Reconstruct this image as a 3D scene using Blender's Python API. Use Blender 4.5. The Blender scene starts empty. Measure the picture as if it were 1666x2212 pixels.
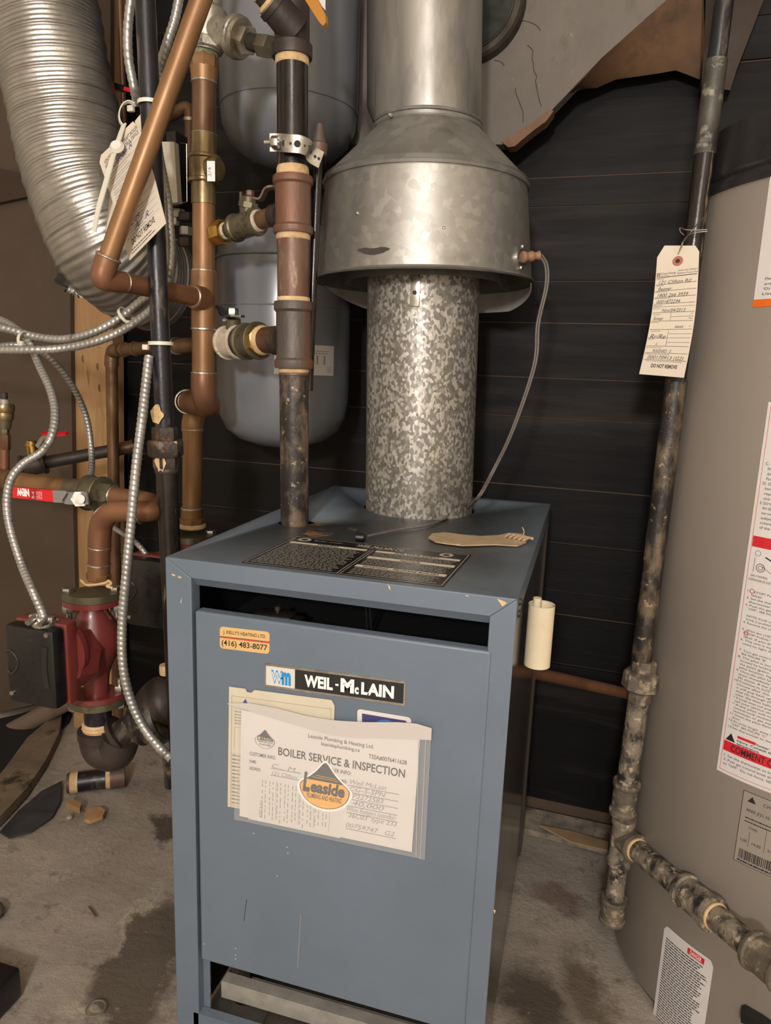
import bpy, bmesh, math, random
import numpy as np
from mathutils import Vector, Matrix
random.seed(7)
S = bpy.context.scene
COL = S.collection
V = Vector
# ------------------------------------------------------------------ camera
CL = V((0.454229, -0.691764, 0.90142))
YAW, PIT, ROL, FPX = -0.273617743, 0.199166565, -0.0369538, 1541.20281
H = 0.68            # top of the boiler jacket
BW, BD = 0.40, 0.562
def cam_axes():
    cy, sy, cp, sp = math.cos(YAW), math.sin(YAW), math.cos(PIT), math.sin(PIT)
    f = V((sy*cp, cy*cp, -sp)); r = V((cy, -sy, 0)); d = f.cross(r)
    r2 = r*math.cos(ROL)+d*math.sin(ROL); d2 = -r*math.sin(ROL)+d*math.cos(ROL)
    return r2, d2, f
CR, CD, CF = cam_axes()
def ray(x, y): return CR*((x-833)/FPX)+CD*((y-1106)/FPX)+CF
def P(x, y, Y):
    d = ray(x, y); return CL+d*((Y-CL.y)/d.y)
def PX(x, y, X):
    d = ray(x, y); return CL+d*((X-CL.x)/d.x)
def PZ(x, y, Z):
    d = ray(x, y); return CL+d*((Z-CL.z)/d.z)
def dep(p): return (V(p)-CL).dot(CF)
def rad(w, p): return w*0.5*dep(p)/FPX
# ------------------------------------------------------------------ materials
def srgb(h):
    h = h.lstrip('#'); o = []
    for i in (0, 2, 4):
        c = int(h[i:i+2], 16)/255
        o.append(c/12.92 if c <= .04045 else ((c+.055)/1.055)**2.4)
    return (*o, 1)
def nodes(name):
    m = bpy.data.materials.new(name); m.use_nodes = True
    nt = m.node_tree; b = nt.nodes['Principled BSDF']; return m, nt, b
def N(nt, t, **k):
    n = nt.nodes.new(t)
    for a, v in k.items():
        if a in n.inputs.keys(): n.inputs[a].default_value = v
        else: setattr(n, a, v)
    return n
def ramp(nt, fac, stops, interp='LINEAR'):
    r = nt.nodes.new('ShaderNodeValToRGB'); cr = r.color_ramp; cr.interpolation = interp
    while len(cr.elements) < len(stops): cr.elements.new(.5)
    for e, (p, c) in zip(cr.elements, stops):
        e.position = p; e.color = srgb(c) if isinstance(c, str) else (c, c, c, 1)
    nt.links.new(fac, r.inputs[0]); return r.outputs[0]
def vec(nt, stretch=(1, 1, 1)):
    tc = nt.nodes.new('ShaderNodeTexCoord'); mp = nt.nodes.new('ShaderNodeMapping')
    mp.inputs['Scale'].default_value = stretch
    nt.links.new(tc.outputs['Object'], mp.inputs[0]); return mp.outputs[0]
def noise(nt, v, scale, detail=6, rough=.6, dist=0):
    n = N(nt, 'ShaderNodeTexNoise', Scale=scale, Detail=detail, Roughness=rough, Distortion=dist)
    nt.links.new(v, n.inputs['Vector']); return n.outputs['Fac']
def mixc(nt, fac, a, b):
    m = nt.nodes.new('ShaderNodeMix'); m.data_type = 'RGBA'
    nt.links.new(fac, m.inputs[0])
    for s, i in ((a, 6), (b, 7)):
        if isinstance(s, str): m.inputs[i].default_value = srgb(s)
        else: nt.links.new(s, m.inputs[i])
    return m.outputs[2]
def mat(name, stops, scale=20, stretch=(1, 1, 1), rough=.5, rvar=.12, metal=0, bump=.0, bscale=80,
        spots=None, dist=0, detail=6, coat=0, spec=None):
    m, nt, b = nodes(name); L = nt.links; v = vec(nt, stretch)
    if isinstance(stops, str): stops = [(0, stops), (1, stops)]
    n1 = noise(nt, v, scale, detail, dist=dist)
    c = ramp(nt, n1, stops)
    for sp in (spots or []):
        col, ssc, th, wd = sp[:4]
        v2 = vec(nt, sp[4]) if len(sp) > 4 else v
        n2 = noise(nt, v2, ssc, 8, .65)
        f = ramp(nt, n2, [(th, 0.), (min(1, th+wd), 1.)])
        c = mixc(nt, f, c, col)
    L.new(c, b.inputs['Base Color'])
    n3 = noise(nt, v, scale*2.3, 5)
    r = ramp(nt, n3, [(.25, max(0, rough-rvar)), (.75, min(1, rough+rvar))]); L.new(r, b.inputs['Roughness'])
    b.inputs['Metallic'].default_value = metal
    if coat: b.inputs['Coat Weight'].default_value = coat; b.inputs['Coat Roughness'].default_value = .15
    if spec is not None: b.inputs['Specular IOR Level'].default_value = spec
    if bump:
        bm = N(nt, 'ShaderNodeBump', Strength=bump, Distance=.002)
        L.new(noise(nt, v, bscale, 8, .65), bm.inputs['Height']); L.new(bm.outputs[0], b.inputs['Normal'])
    return m
def spangle(name, stops, scale, rough, rvar, metal=.9, stretch=(1, 1, 1), dirt='#4a463f', dth=.56, bump=.02):
    m, nt, b = nodes(name); L = nt.links; v = vec(nt, stretch)
    w = N(nt, 'ShaderNodeTexNoise', Scale=scale*1.4, Detail=3); L.new(v, w.inputs['Vector'])
    wm = nt.nodes.new('ShaderNodeVectorMath'); wm.operation = 'MULTIPLY_ADD'
    L.new(w.outputs['Color'], wm.inputs[0]); wm.inputs[1].default_value = (.6/scale,)*3; L.new(v, wm.inputs[2])
    vo = N(nt, 'ShaderNodeTexVoronoi', Scale=scale); L.new(wm.outputs[0], vo.inputs['Vector'])
    se = nt.nodes.new('ShaderNodeSeparateColor'); L.new(vo.outputs['Color'], se.inputs[0])
    c = ramp(nt, se.outputs[0], stops)
    f = ramp(nt, noise(nt, v, 9, 8, .65), [(dth, 0.), (dth+.14, .75)])
    c = mixc(nt, f, c, dirt); L.new(c, b.inputs['Base Color'])
    L.new(ramp(nt, se.outputs[1], [(0, rough-rvar), (1, rough+rvar)]), b.inputs['Roughness'])
    b.inputs['Metallic'].default_value = metal
    if bump:
        bn = N(nt, 'ShaderNodeBump', Strength=bump, Distance=.002); L.new(se.outputs[2], bn.inputs['Height']); L.new(bn.outputs[0], b.inputs['Normal'])
    return m
def flat(name, h, rough=.6, metal=0):
    m, nt, b = nodes(name); b.inputs['Base Color'].default_value = srgb(h); b.inputs['Roughness'].default_value = rough
    b.inputs['Metallic'].default_value = metal; return m
M = {}
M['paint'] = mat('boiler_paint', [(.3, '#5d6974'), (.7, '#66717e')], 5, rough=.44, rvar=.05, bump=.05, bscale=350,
                 spots=[('#8d9298', 70, .735, .02)], spec=.4)
M['paint_top'] = mat('boiler_top_paint', [(.3, '#59636c'), (.7, '#67717a')], 7, rough=.38, rvar=.1, bump=.05, bscale=350,
                     spots=[('#8a7f70', 11, .60, .25), ('#a59a88', 130, .70, .03)], spec=.5)
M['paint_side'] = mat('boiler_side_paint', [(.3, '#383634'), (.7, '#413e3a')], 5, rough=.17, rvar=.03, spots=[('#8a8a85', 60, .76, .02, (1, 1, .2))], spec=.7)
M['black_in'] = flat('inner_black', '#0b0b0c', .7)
M['copper'] = mat('copper_pipe_metal', [(.25, '#6f5034'), (.5, '#8a6744'), (.75, '#9c784f')], 14, (1, 1, .35), rough=.42, rvar=.08, metal=.45,
                  spots=[('#4f3420', 16, .58, .16)], bump=.04)
M['copper_dk'] = mat('tarnished_copper', [(.25, '#4c392a'), (.55, '#6d5139'), (.8, '#8b6a4a')], 12, (1, 1, .35), rough=.42, rvar=.1, metal=.45,
                     spots=[('#3a2a20', 14, .55, .2)], bump=.05)
M['copper_red'] = mat('reddish_copper', [(.25, '#644633'), (.55, '#835b42'), (.8, '#976d4c')], 12, (1, 1, .5), rough=.42, rvar=.08, metal=.45, bump=.04,
                      spots=[('#4a3226', 14, .6, .15)])
M['brass'] = mat('brass_metal', [(.3, '#776648'), (.7, '#94835f')], 25, rough=.34, rvar=.1, metal=.75, spots=[('#4c4128', 22, .56, .15)], bump=.1)
M['brass_bright'] = mat('bright_brass', [(.3, '#a3803f'), (.7, '#c4a05a')], 25, rough=.22, rvar=.08, metal=.95)
M['brass_dull'] = mat('dull_brass', [(.3, '#565040'), (.7, '#787059')], 25, rough=.45, rvar=.12, metal=.6, bump=.15, spots=[('#3a342a', 22, .56, .12)])
M['solder'] = mat('solder_metal', [(.3, '#8a8578'), (.7, '#d8d4c4')], 90, rough=.3, rvar=.1, metal=.85, bump=.3, bscale=200)
M['tape'] = mat('thread_compound', [(.3, '#b79468'), (.7, '#d9bd92')], 60, rough=.85, spots=[('#6b5138', 70, .62, .08)], bump=.5, bscale=220)
M['tape_white'] = mat('white_thread_tape', [(.3, '#a89c86'), (.7, '#d2c6b0')], 60, rough=.8, spots=[('#4c4438', 60, .55, .1)], bump=.5, bscale=160)
M['iron'] = mat('black_iron_pipe', [(.3, '#15151a'), (.7, '#26262a')], 20, rough=.34, rvar=.1, metal=.2, bump=.25,
                spots=[('#5d564c', 42, .56, .12, (1, 1, .3)), ('#cfc5ae', 70, .70, .02)])
M['iron_dusty'] = mat('dusty_iron_pipe', [(.3, '#1f1d1c'), (.7, '#34302c')], 20, rough=.42, rvar=.1, metal=.2, bump=.4,
                      spots=[('#6e604e', 34, .47, .14, (1, 1, .5)), ('#9a886c', 95, .62, .04)])
M['iron_scr'] = mat('scratched_black_pipe', [(.3, '#201c1a'), (.7, '#2f2a26')], 20, rough=.22, rvar=.08, metal=.3, bump=.15,
                    spots=[('#86735a', 65, .60, .05, (1, 1, .12))])
M['iron_cast'] = mat('cast_fitting_iron', [(.3, '#2c2522'), (.7, '#453b35')], 20, rough=.5, rvar=.1, metal=.3, bump=.3, bscale=150)
M['rust'] = mat('rusty_fitting', [(.25, '#47403a'), (.42, '#58504a'), (.55, '#75503c'), (.75, '#84523a')], 13, (1, 1, .35), rough=.45, rvar=.12, metal=.3, bump=.5, bscale=160,
                spots=[('#7d7465', 17, .58, .1, (1, 1, .4)), ('#9c8f78', 110, .70, .03)])
M['rust_pipe'] = mat('rusty_pipe', [(.25, '#473931'), (.5, '#6a4a3c'), (.65, '#6e6052'), (.8, '#84705c')], 18, (1, 1, .35), rough=.45, rvar=.12, metal=.25, bump=.3,
                     spots=[('#97866e', 36, .58, .1, (1, 1, .4)), ('#3c2a20', 22, .60, .1), ('#c2ae8c', 90, .70, .03)])
M['iron_paint'] = mat('paint_splashed_iron', [(.3, '#2b2623'), (.7, '#4b4037')], 30, rough=.5, metal=.2, bump=.5, bscale=150,
                      spots=[('#80502f', 35, .60, .06), ('#b5a586', 40, .60, .05), ('#6f6354', 60, .52, .12)])
M['galv_gray'] = mat('chalky_gas_pipe', [(.3, '#242120'), (.7, '#3a3531')], 26, rough=.55, rvar=.1, metal=.1, bump=.8, bscale=130,
                     spots=[('#857a69', 45, .40, .16, (1, 1, .7)), ('#b0a38b', 95, .55, .08), ('#2a2625', 18, .60, .05)])
M['galv_fit'] = mat('chalky_gas_fitting', [(.3, '#48423a'), (.7, '#746959')], 40, rough=.6, rvar=.1, metal=.1, bump=.8, bscale=130,
                    spots=[('#a2937a', 60, .52, .12), ('#393430', 70, .62, .05)])
M['gas_grey'] = mat('grey_worn_pipe', [(.3, '#33322e'), (.7, '#56534a')], 30, rough=.5, metal=.3, bump=.4, bscale=140,
                    spots=[('#83806f', 40, .56, .08)])
M['spangle_pipe'] = spangle('galvanized_spangle_pipe', [(0, '#6f6c65'), (.5, '#868279'), (.62, '#a6a299'), (1, '#bfbbb0')], 270, .45, .08, .5, (1, 1, .7), dth=.53, dirt='#5b564d')
M['spangle_hood'] = spangle('galvanized_hood_metal', [(0, '#97958f'), (.5, '#9c9a94'), (.85, '#a3a19b'), (1, '#a9a7a1')], 95, .40, .03, .74, dth=.56, dirt='#77746d')
M['spangle_flue'] = spangle('galvanized_flue_metal', [(0, '#9a9893'), (.5, '#a19f9a'), (1, '#a9a7a2')], 45, .34, .03, .7, (1, 1, .3), dth=.54, dirt='#73706a')
M['spangle_cone'] = spangle('galvanized_cone_metal', [(0, '#85837d'), (.5, '#8c8a84'), (1, '#95938d')], 60, .45, .04, .55, dth=.56, dirt='#66635c')
M['zinc'] = mat('zinc_plated_steel', [(.3, '#a5a39c'), (.7, '#d5d2c8')], 60, rough=.28, rvar=.08, metal=.95, bump=.05)
M['zinc_dull'] = mat('dusty_zinc_strip', [(.3, '#a09c93'), (.7, '#b8b4ab')], 60, rough=.45, rvar=.1, metal=.45, bump=.3, spots=[('#b9b2a3', 80, .6, .06)])
M['conduit'] = mat('steel_conduit_metal', [(.3, '#94928d'), (.7, '#b0aea8')], 30, rough=.38, rvar=.06, metal=.65, spots=[('#5b564e', 25, .6, .1)])
M['foil'] = mat('aluminum_duct_foil', [(.3, '#a09e99'), (.7, '#b4b2ac')], 30, rough=.33, rvar=.05, metal=.92, bump=.25, bscale=90)
M['castsilver'] = mat('cast_silver_valve', [(.3, '#8f8a7d'), (.7, '#bdb8aa')], 60, rough=.42, metal=.75, bump=.4, bscale=180, spots=[('#5a5549', 30, .6, .08)])
M['red'] = mat('red_pump_paint', [(.3, '#632926'), (.7, '#743430')], 12, rough=.33, rvar=.08, bump=.12, bscale=160, spots=[('#8b625a', 20, .62, .2)], coat=.2)
M['redlever'] = flat('red_lever_vinyl', '#d3202a', .35)
M['whiteink'] = flat('white_ink', '#f0e8e4', .5)
M['greysteel'] = flat('grey_lever_steel', '#8d8a88', .4, .3)
M['blackplastic'] = mat('black_plastic', [(.3, '#121212'), (.7, '#1b1a19')], 30, rough=.33)
M['tank'] = mat('grey_tank_enamel', [(.3, '#73767a'), (.7, '#7b7e83')], 4, rough=.24, rvar=.03, spec=.5)
M['heater'] = mat('taupe_heater_enamel', [(.3, '#867d73'), (.7, '#8a8177')], 4, rough=.36, rvar=.03, spots=[('#b7ae9f', 45, .775, .015)])
M['heatertop'] = mat('heater_cap_plastic', [(.3, '#1f1e1f'), (.7, '#2a2828')], 10, rough=.3)
M['planks'] = mat('black_planks', [(.3, '#100f0f'), (.7, '#161514')], 7, (.15, 1, 1.5), spec=.2, rough=.6, rvar=.1, bump=.35, bscale=60,
                  spots=[('#6f675b', 120, .735, .02), ('#2f2a26', 7, .55, .15)])
M['gapwood'] = mat('bare_wood_seam', '#584838', rough=.8)
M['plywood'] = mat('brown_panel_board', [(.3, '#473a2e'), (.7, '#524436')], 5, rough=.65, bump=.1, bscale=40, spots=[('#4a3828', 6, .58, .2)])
M['stud'] = mat('pine_stud_wood', [(.3, '#957249'), (.5, '#a68258'), (.7, '#b38f64')], 10, (4, 4, .35), rough=.65, dist=.6, bump=.2, bscale=60,
                spots=[('#7a5636', 12, .64, .05)])
M['plaster'] = mat('grey_plaster', [(.3, '#66605a'), (.7, '#7a736a')], 8, (1, 1, .6), rough=.85, bump=.9, bscale=40, spots=[('#575148', 9, .54, .14), ('#8a8378', 60, .66, .05)])
M['crack'] = flat('plaster_crack', '#37322a', .9)
M['lath'] = mat('brown_stair_wood', [(.3, '#4d3826'), (.7, '#75563a')], 9, (1, 1, 1), rough=.75, bump=.3, bscale=50, spots=[('#33261b', 7, .52, .15)])
M['lathedge'] = mat('lath_cut_wood', [(.3, '#634a36'), (.7, '#7e6048')], 30, rough=.75, bump=.2)
M['paper'] = mat('white_paper', [(.3, '#c9c4bf'), (.7, '#d0cbc6')], 12, rough=.75, rvar=.05)
M['oldpaper'] = mat('yellowed_paper', [(.3, '#bcb49d'), (.7, '#c8c0ab')], 12, rough=.8, rvar=.05, spots=[('#b5a47c', 20, .66, .08)])
M['tagpaper'] = mat('manila_tag_card', [(.3, '#c2b7a5'), (.7, '#cac0af')], 12, rough=.75)
M['ink'] = flat('black_ink', '#1d1b1c', .6)
M['greyink'] = flat('grey_ink', '#8b8682', .7)
M['blueink'] = flat('pen_ink', '#4b4a86', .7)
M['eyelet'] = flat('brown_eyelet', '#9a5c42', .7)
M['ziptie'] = mat('nylon_zip_tie', [(.3, '#c9c4b4'), (.7, '#d6d2c4')], 20, rough=.4)
M['wire'] = flat('black_wire_insulation', '#1e1c1b', .35)
M['wire_grey'] = flat('clear_grey_wire', '#8f8b84', .25, .2)
M['steelwire'] = flat('galvanized_tie_wire', '#b5b2ab', .25, .95)
M['pinktape'] = mat('orange_brown_tape', '#8c6650', rough=.6)
M['kraft'] = mat('torn_kraft_tape', [(.3, '#a08a6c'), (.7, '#b7a080')], 30, rough=.85, bump=.5, bscale=90, spots=[('#c8b697', 40, .6, .08)])
M['cream'] = mat('cream_rolled_plastic', [(.3, '#cdbf9f'), (.7, '#d9ccae')], 12, rough=.7, spots=[('#b0a17e', 60, .62, .08)])
M['orange'] = flat('orange_lever_vinyl', '#a8732c', .35)
M['fibertape'] = M['tape']
M['relaygrey'] = flat('relay_grey_case', '#b8b0a0', .5)
def floor_mat():
    m, nt, b = nodes('stained_concrete'); L = nt.links; v = vec(nt)
    # object coordinates are relative to the floor's own centre; shift back to room coordinates
    tc = nt.nodes.new('ShaderNodeTexCoord'); G = nt.nodes.new('ShaderNodeVectorMath'); G.operation = 'ADD'; L.new(tc.outputs['Object'], G.inputs[0]); G.inputs[1].default_value = (.05, -.8, 0)
    wn = N(nt, 'ShaderNodeTexNoise', Scale=9, Detail=8, Roughness=.7); L.new(v, wn.inputs['Vector'])
    W = nt.nodes.new('ShaderNodeVectorMath'); W.operation = 'MULTIPLY_ADD'; L.new(wn.outputs['Color'], W.inputs[0]); W.inputs[1].default_value = (.16, .16, 0); L.new(G.outputs[0], W.inputs[2])
    def blob(p, q, w, soft=.5, op=1.):           # warped capsule from p to q, half width w
        p, q = V((p.x+.08, p.y+.08, 0)), V((q.x+.08, q.y+.08, 0)); d = (q-p); ln = max(1e-4, d.length); ang = math.atan2(d.y, d.x)
        mp = nt.nodes.new('ShaderNodeMapping'); mp.vector_type = 'TEXTURE'; mp.inputs['Location'].default_value = (p+q)/2; mp.inputs['Rotation'].default_value = (0, 0, ang); mp.inputs['Scale'].default_value = (ln/2+w, w, 100)
        L.new(W.outputs[0], mp.inputs[0]); le = nt.nodes.new('ShaderNodeVectorMath'); le.operation = 'LENGTH'; L.new(mp.outputs[0], le.inputs[0])
        return ramp(nt, le.outputs['Value'], [(1-soft, float(op)), (1., 0.)])
    c = ramp(nt, noise(nt, v, 4.5, 12, .68), [(.3, '#978c7e'), (.5, '#aea294'), (.7, '#c1b5a6')])
    c = mixc(nt, blob(PZ(330, 2000, 0), PZ(250, 2212, 0), .075, .35, .85), c, '#574b3d')
    c = mixc(nt, blob(PZ(345, 1775, 0), PZ(372, 1800, 0), .035, .3, .9), c, '#4c4337')
    c = mixc(nt, blob(PZ(1130, 2120, 0), PZ(1190, 2230, 0), .07, .6, .9), c, '#4a3d30')
    c = mixc(nt, blob(PZ(1240, 2080, 0), PZ(1300, 2212, 0), .04, .6, .8), c, '#5b4a36')
    c = mixc(nt, blob(PZ(1170, 1930, 0), PZ(1230, 1950, 0), .035, .6, .6), c, '#6b4a40')
    c = mixc(nt, blob(PZ(385, 1860, 0), PZ(175, 2120, 0), .014, .9, .95), c, '#c0b5a1')
    c = mixc(nt, blob(PZ(360, 1960, 0), PZ(300, 1930, 0), .012, .9, .8), c, '#b5aa97')
    c = mixc(nt, blob(PZ(130, 2180, 0), PZ(200, 2215, 0), .016, .9, .8), c, '#c4bba6')
    c = mixc(nt, ramp(nt, noise(nt, v, 50, 8, .7), [(.64, 0.), (.70, .7)]), c, '#b5a996')
    c = mixc(nt, ramp(nt, noise(nt, v, 22, 8, .72), [(.56, 0.), (.68, .65)]), c, '#6b5f50')
    L.new(c, b.inputs['Base Color']); b.inputs['Roughness'].default_value = .8
    bm = N(nt, 'ShaderNodeBump', Strength=1, Distance=.012); L.new(noise(nt, v, 18, 14, .75), bm.inputs['Height']); L.new(bm.outputs[0], b.inputs['Normal'])
    return m
M['floor'] = floor_mat()
M['white_dust'] = mat('efflorescence_dust', '#b5aa97', rough=.9)
# ------------------------------------------------------------------ mesh kit
def frame(d):
    d = d.normalized(); a = V((0, 0, 1)) if abs(d.z) < .9 else V((0, 1, 0))
    x = a.cross(d).normalized(); return x, d.cross(x)
class MB:
    def __init__(s): s.v = []; s.f = []; s.mi = []; s.mats = []; s.cur = 0
    def use(s, m):
        m = M[m] if isinstance(m, str) else m
        if m not in s.mats: s.mats.append(m)
        s.cur = s.mats.index(m); return s
    def add(s, vs, fs):
        o = len(s.v); s.v += [tuple(p) for p in vs]; s.f += [tuple(i+o for i in f) for f in fs]; s.mi += [s.cur]*len(fs); return s
    def rings(s, rs, closed=False, cap=True):
        n = len(rs[0]); vs = [p for r in rs for p in r]; fs = []; k = len(rs)
        for i in range(k-1 if not closed else k):
            a = i*n; b = ((i+1) % k)*n
            for j in range(n): fs.append((a+j, a+(j+1) % n, b+(j+1) % n, b+j))
        if cap and not closed: fs.append(tuple(range(n))[::-1]); fs.append(tuple((k-1)*n+j for j in range(n)))
        return s.add(vs, fs)
    def lathe(s, p0, p1, prof, seg=32, cap=True, sx=1, sy=1, rot=0):
        p0 = V(p0); p1 = V(p1); d = p1-p0; x, y = frame(d); rs = []
        for t, r in prof:
            c = p0+d*t
            rs.append([c+x*(r*sx*math.cos(2*math.pi*j/seg+rot))+y*(r*sy*math.sin(2*math.pi*j/seg+rot)) for j in range(seg)])
        return s.rings(rs, cap=cap)
    def cyl(s, p0, p1, r, r1=None, seg=32, ch=.0):
        r1 = r if r1 is None else r1; L = (V(p1)-V(p0)).length or 1e-6
        c = min(ch/L, .45) if ch else 0
        pr = [(0, r), (1, r1)] if not c else [(0, r-ch), (c, r), (1-c, r1), (1, r1-ch)]
        return s.lathe(p0, p1, pr, seg)
    def coup(s, p0, p1, r, bead=1.12, bw=.14, seg=36):          # fitting with raised end beads
        R = r*bead
        return s.lathe(p0, p1, [(0, r*.85), (0, R*.97), (.03, R), (bw-.02, R), (bw+.02, r), (1-bw-.02, r), (1-bw+.02, R), (.97, R), (1, R*.97), (1, r*.85)], seg)
    def hexa(s, p0, p1, r, seg=6, rot=.3):
        return s.lathe(p0, p1, [(0, r*.93), (.12, r), (.88, r), (1, r*.93)], seg, rot=rot)
    def tube(s, pts, r, seg=16, sub=6, cap=True, sx=1.0):
        pts = spline(pts, sub) if sub > 1 else [V(p) for p in pts]
        n = len(pts); rr = r if callable(r) else (lambda t: r)
        fr = transport(pts); rs = []
        for i, (p, x, y) in enumerate(zip(pts, *fr)):
            q = rr(i/(n-1)); rs.append([p+x*(q*sx*math.cos(2*math.pi*j/seg))+y*(q*math.sin(2*math.pi*j/seg)) for j in range(seg)])
        return s.rings(rs, cap=cap)
    def box(s, c, dim, ax=None, b=0.0):
        c = V(c); ax = ax or (V((1, 0, 0)), V((0, 1, 0)), V((0, 0, 1))); hx, hy, hz = [d/2 for d in dim]
        if b <= 0:
            vs = [c+ax[0]*(i*hx)+ax[1]*(j*hy)+ax[2]*(k*hz) for k in (-1, 1) for j in (-1, 1) for i in (-1, 1)]
            return s.add(vs, [(0, 2, 3, 1), (4, 5, 7, 6), (0, 1, 5, 4), (2, 6, 7, 3), (0, 4, 6, 2), (1, 3, 7, 5)])
        b = min(b, hx*.9, hy*.9, hz*.9); bm = bmesh.new(); bmesh.ops.create_cube(bm, size=1)
        for v in bm.verts: v.co = V((v.co.x*2*hx, v.co.y*2*hy, v.co.z*2*hz))
        bmesh.ops.bevel(bm, geom=bm.edges[:], offset=b, segments=2, profile=.5, affect='EDGES')
        bm.verts.index_update()
        s.add([c+ax[0]*v.co.x+ax[1]*v.co.y+ax[2]*v.co.z for v in bm.verts], [[v.index for v in f.verts] for f in bm.faces]); bm.free(); return s
    def prism(s, pts, off):
        pts = [V(p) for p in pts]; off = V(off); n = len(pts)
        vs = pts+[p+off for p in pts]
        fs = [tuple(range(n)), tuple(range(2*n-1, n-1, -1))]+[(i, i+n, (i+1) % n+n, (i+1) % n) for i in range(n)]
        return s.add(vs, fs)
    def torus(s, c, ax, R, r, seg=40, sg=10):
        c = V(c); ax = V(ax).normalized(); x, y = frame(ax); rs = []
        for i in range(seg):
            a = 2*math.pi*i/seg; d = x*math.cos(a)+y*math.sin(a)
            rs.append([c+d*(R+r*math.cos(2*math.pi*j/sg))+ax*(r*math.sin(2*math.pi*j/sg)) for j in range(sg)])
        return s.rings(rs, closed=True)
    def ball(s, c, r, seg=16, sz=1):
        c = V(c); rs = []
        for i in range(1, seg//2):
            a = math.pi*i/(seg//2)
            rs.append([c+V((r*math.sin(a)*math.cos(2*math.pi*j/seg), r*math.sin(a)*math.sin(2*math.pi*j/seg), r*sz*math.cos(a))) for j in range(seg)])
        return s.rings(rs)
    def strap(s, pts, wdir, w, th, sub=6):
        pts = spline(pts, sub); n = len(pts); rs = []
        for i, p in enumerate(pts):
            t = (pts[min(i+1, n-1)]-pts[max(i-1, 0)]).normalized(); wd = V(wdir); wd = (wd-t*wd.dot(t)).normalized(); nn = t.cross(wd)
            rs.append([p+wd*(w/2*a)+nn*(th/2*b) for a, b in ((-1, -1), (1, -1), (1, 1), (-1, 1))])
        return s.rings(rs)
    def build(s, name, m=None, parent=None, ang=35, smooth=True):
        if m is not None: s.mats = [M[m] if isinstance(m, str) else m]+s.mats[1:]
        me = bpy.data.meshes.new(name)
        off = V(parent['_o']) if parent is not None else V((0, 0, 0))
        me.from_pydata([tuple(V(p)-off) for p in s.v], [], s.f); me.update()
        for mm in s.mats: me.materials.append(mm)
        if len(s.mats) > 1: me.polygons.foreach_set('material_index', s.mi)
        bm = bmesh.new(); bm.from_mesh(me); bmesh.ops.recalc_face_normals(bm, faces=bm.faces[:]); bm.to_mesh(me); bm.free()
        if smooth:
            me.polygons.foreach_set('use_smooth', [True]*len(me.polygons)); me.set_sharp_from_angle(angle=math.radians(ang))
        o = bpy.data.objects.new(name, me); COL.objects.link(o)
        if parent is not None:
            o.parent = parent; o['_o'] = tuple(off)
        else:
            c = sum((V(p) for p in s.v), V())/len(s.v); c.z = min(p[2] for p in s.v)
            me.transform(Matrix.Translation(-c)); o.location = c; o['_o'] = tuple(c)
        return o
def spline(pts, sub=6):
    pts = [V(p) for p in pts]
    if len(pts) < 3: return [pts[0].lerp(pts[-1], i/sub) for i in range(sub+1)]
    q = [2*pts[0]-pts[1]]+pts+[2*pts[-1]-pts[-2]]; o = []
    for i in range(1, len(q)-2):
        a, b, c, d = q[i-1:i+3]
        for k in range(sub):
            t = k/sub; o.append(.5*((2*b)+(c-a)*t+(2*a-5*b+4*c-d)*t*t+(3*b-a-3*c+d)*t*t*t))
    o.append(pts[-1]); return o
def transport(pts):
    n = len(pts); T = [(pts[min(i+1, n-1)]-pts[max(i-1, 0)]).normalized() for i in range(n)]
    x, _ = frame(T[0]); X = [x]
    for i in range(1, n):
        x = X[-1]-T[i]*X[-1].dot(T[i]); X.append(x.normalized())
    return X, [t.cross(x) for t, x in zip(T, X)]
def thing(name, label, cat, loc, group=None):
    o = bpy.data.objects.new(name, None); COL.objects.link(o); o.location = V(loc); o['_o'] = tuple(loc)
    o.empty_display_size = .02
    return tag(o, label, cat, group)
def tag(o, label, cat, group=None):
    o['label'] = label; o['category'] = cat
    if group: o['group'] = group
    return o
def struct(o): o['kind'] = 'structure'; return o
def resample(pts, step):
    L = [0]
    for a, b in zip(pts, pts[1:]): L.append(L[-1]+(b-a).length)
    n = max(2, int(L[-1]/step)); o = []; j = 0
    for i in range(n+1):
        s = L[-1]*i/n
        while j < len(L)-2 and L[j+1] < s: j += 1
        o.append(pts[j].lerp(pts[j+1], (s-L[j])/max(1e-9, L[j+1]-L[j])))
    return o
def conduit(mb, pts, r, pitch=.0065, seg=14, amp=.16):
    """spiral-wound armour: the radius follows a saw profile that climbs as a helix"""
    p = resample(spline(pts, 14), pitch/6); X, Y = transport(p); rs = []; st = 0
    for i, (c, x, y) in enumerate(zip(p, X, Y)):
        if i: st += (c-p[i-1]).length
        row = []
        for j in range(seg):
            ph = (st/pitch+j/seg) % 1; q = r*(1-amp+amp*max(0, math.sin(math.pi*ph))**.6)
            a = 2*math.pi*j/seg; row.append(c+x*(q*math.cos(a))+y*(q*math.sin(a)))
        rs.append(row)
    return mb.rings(rs)
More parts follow.
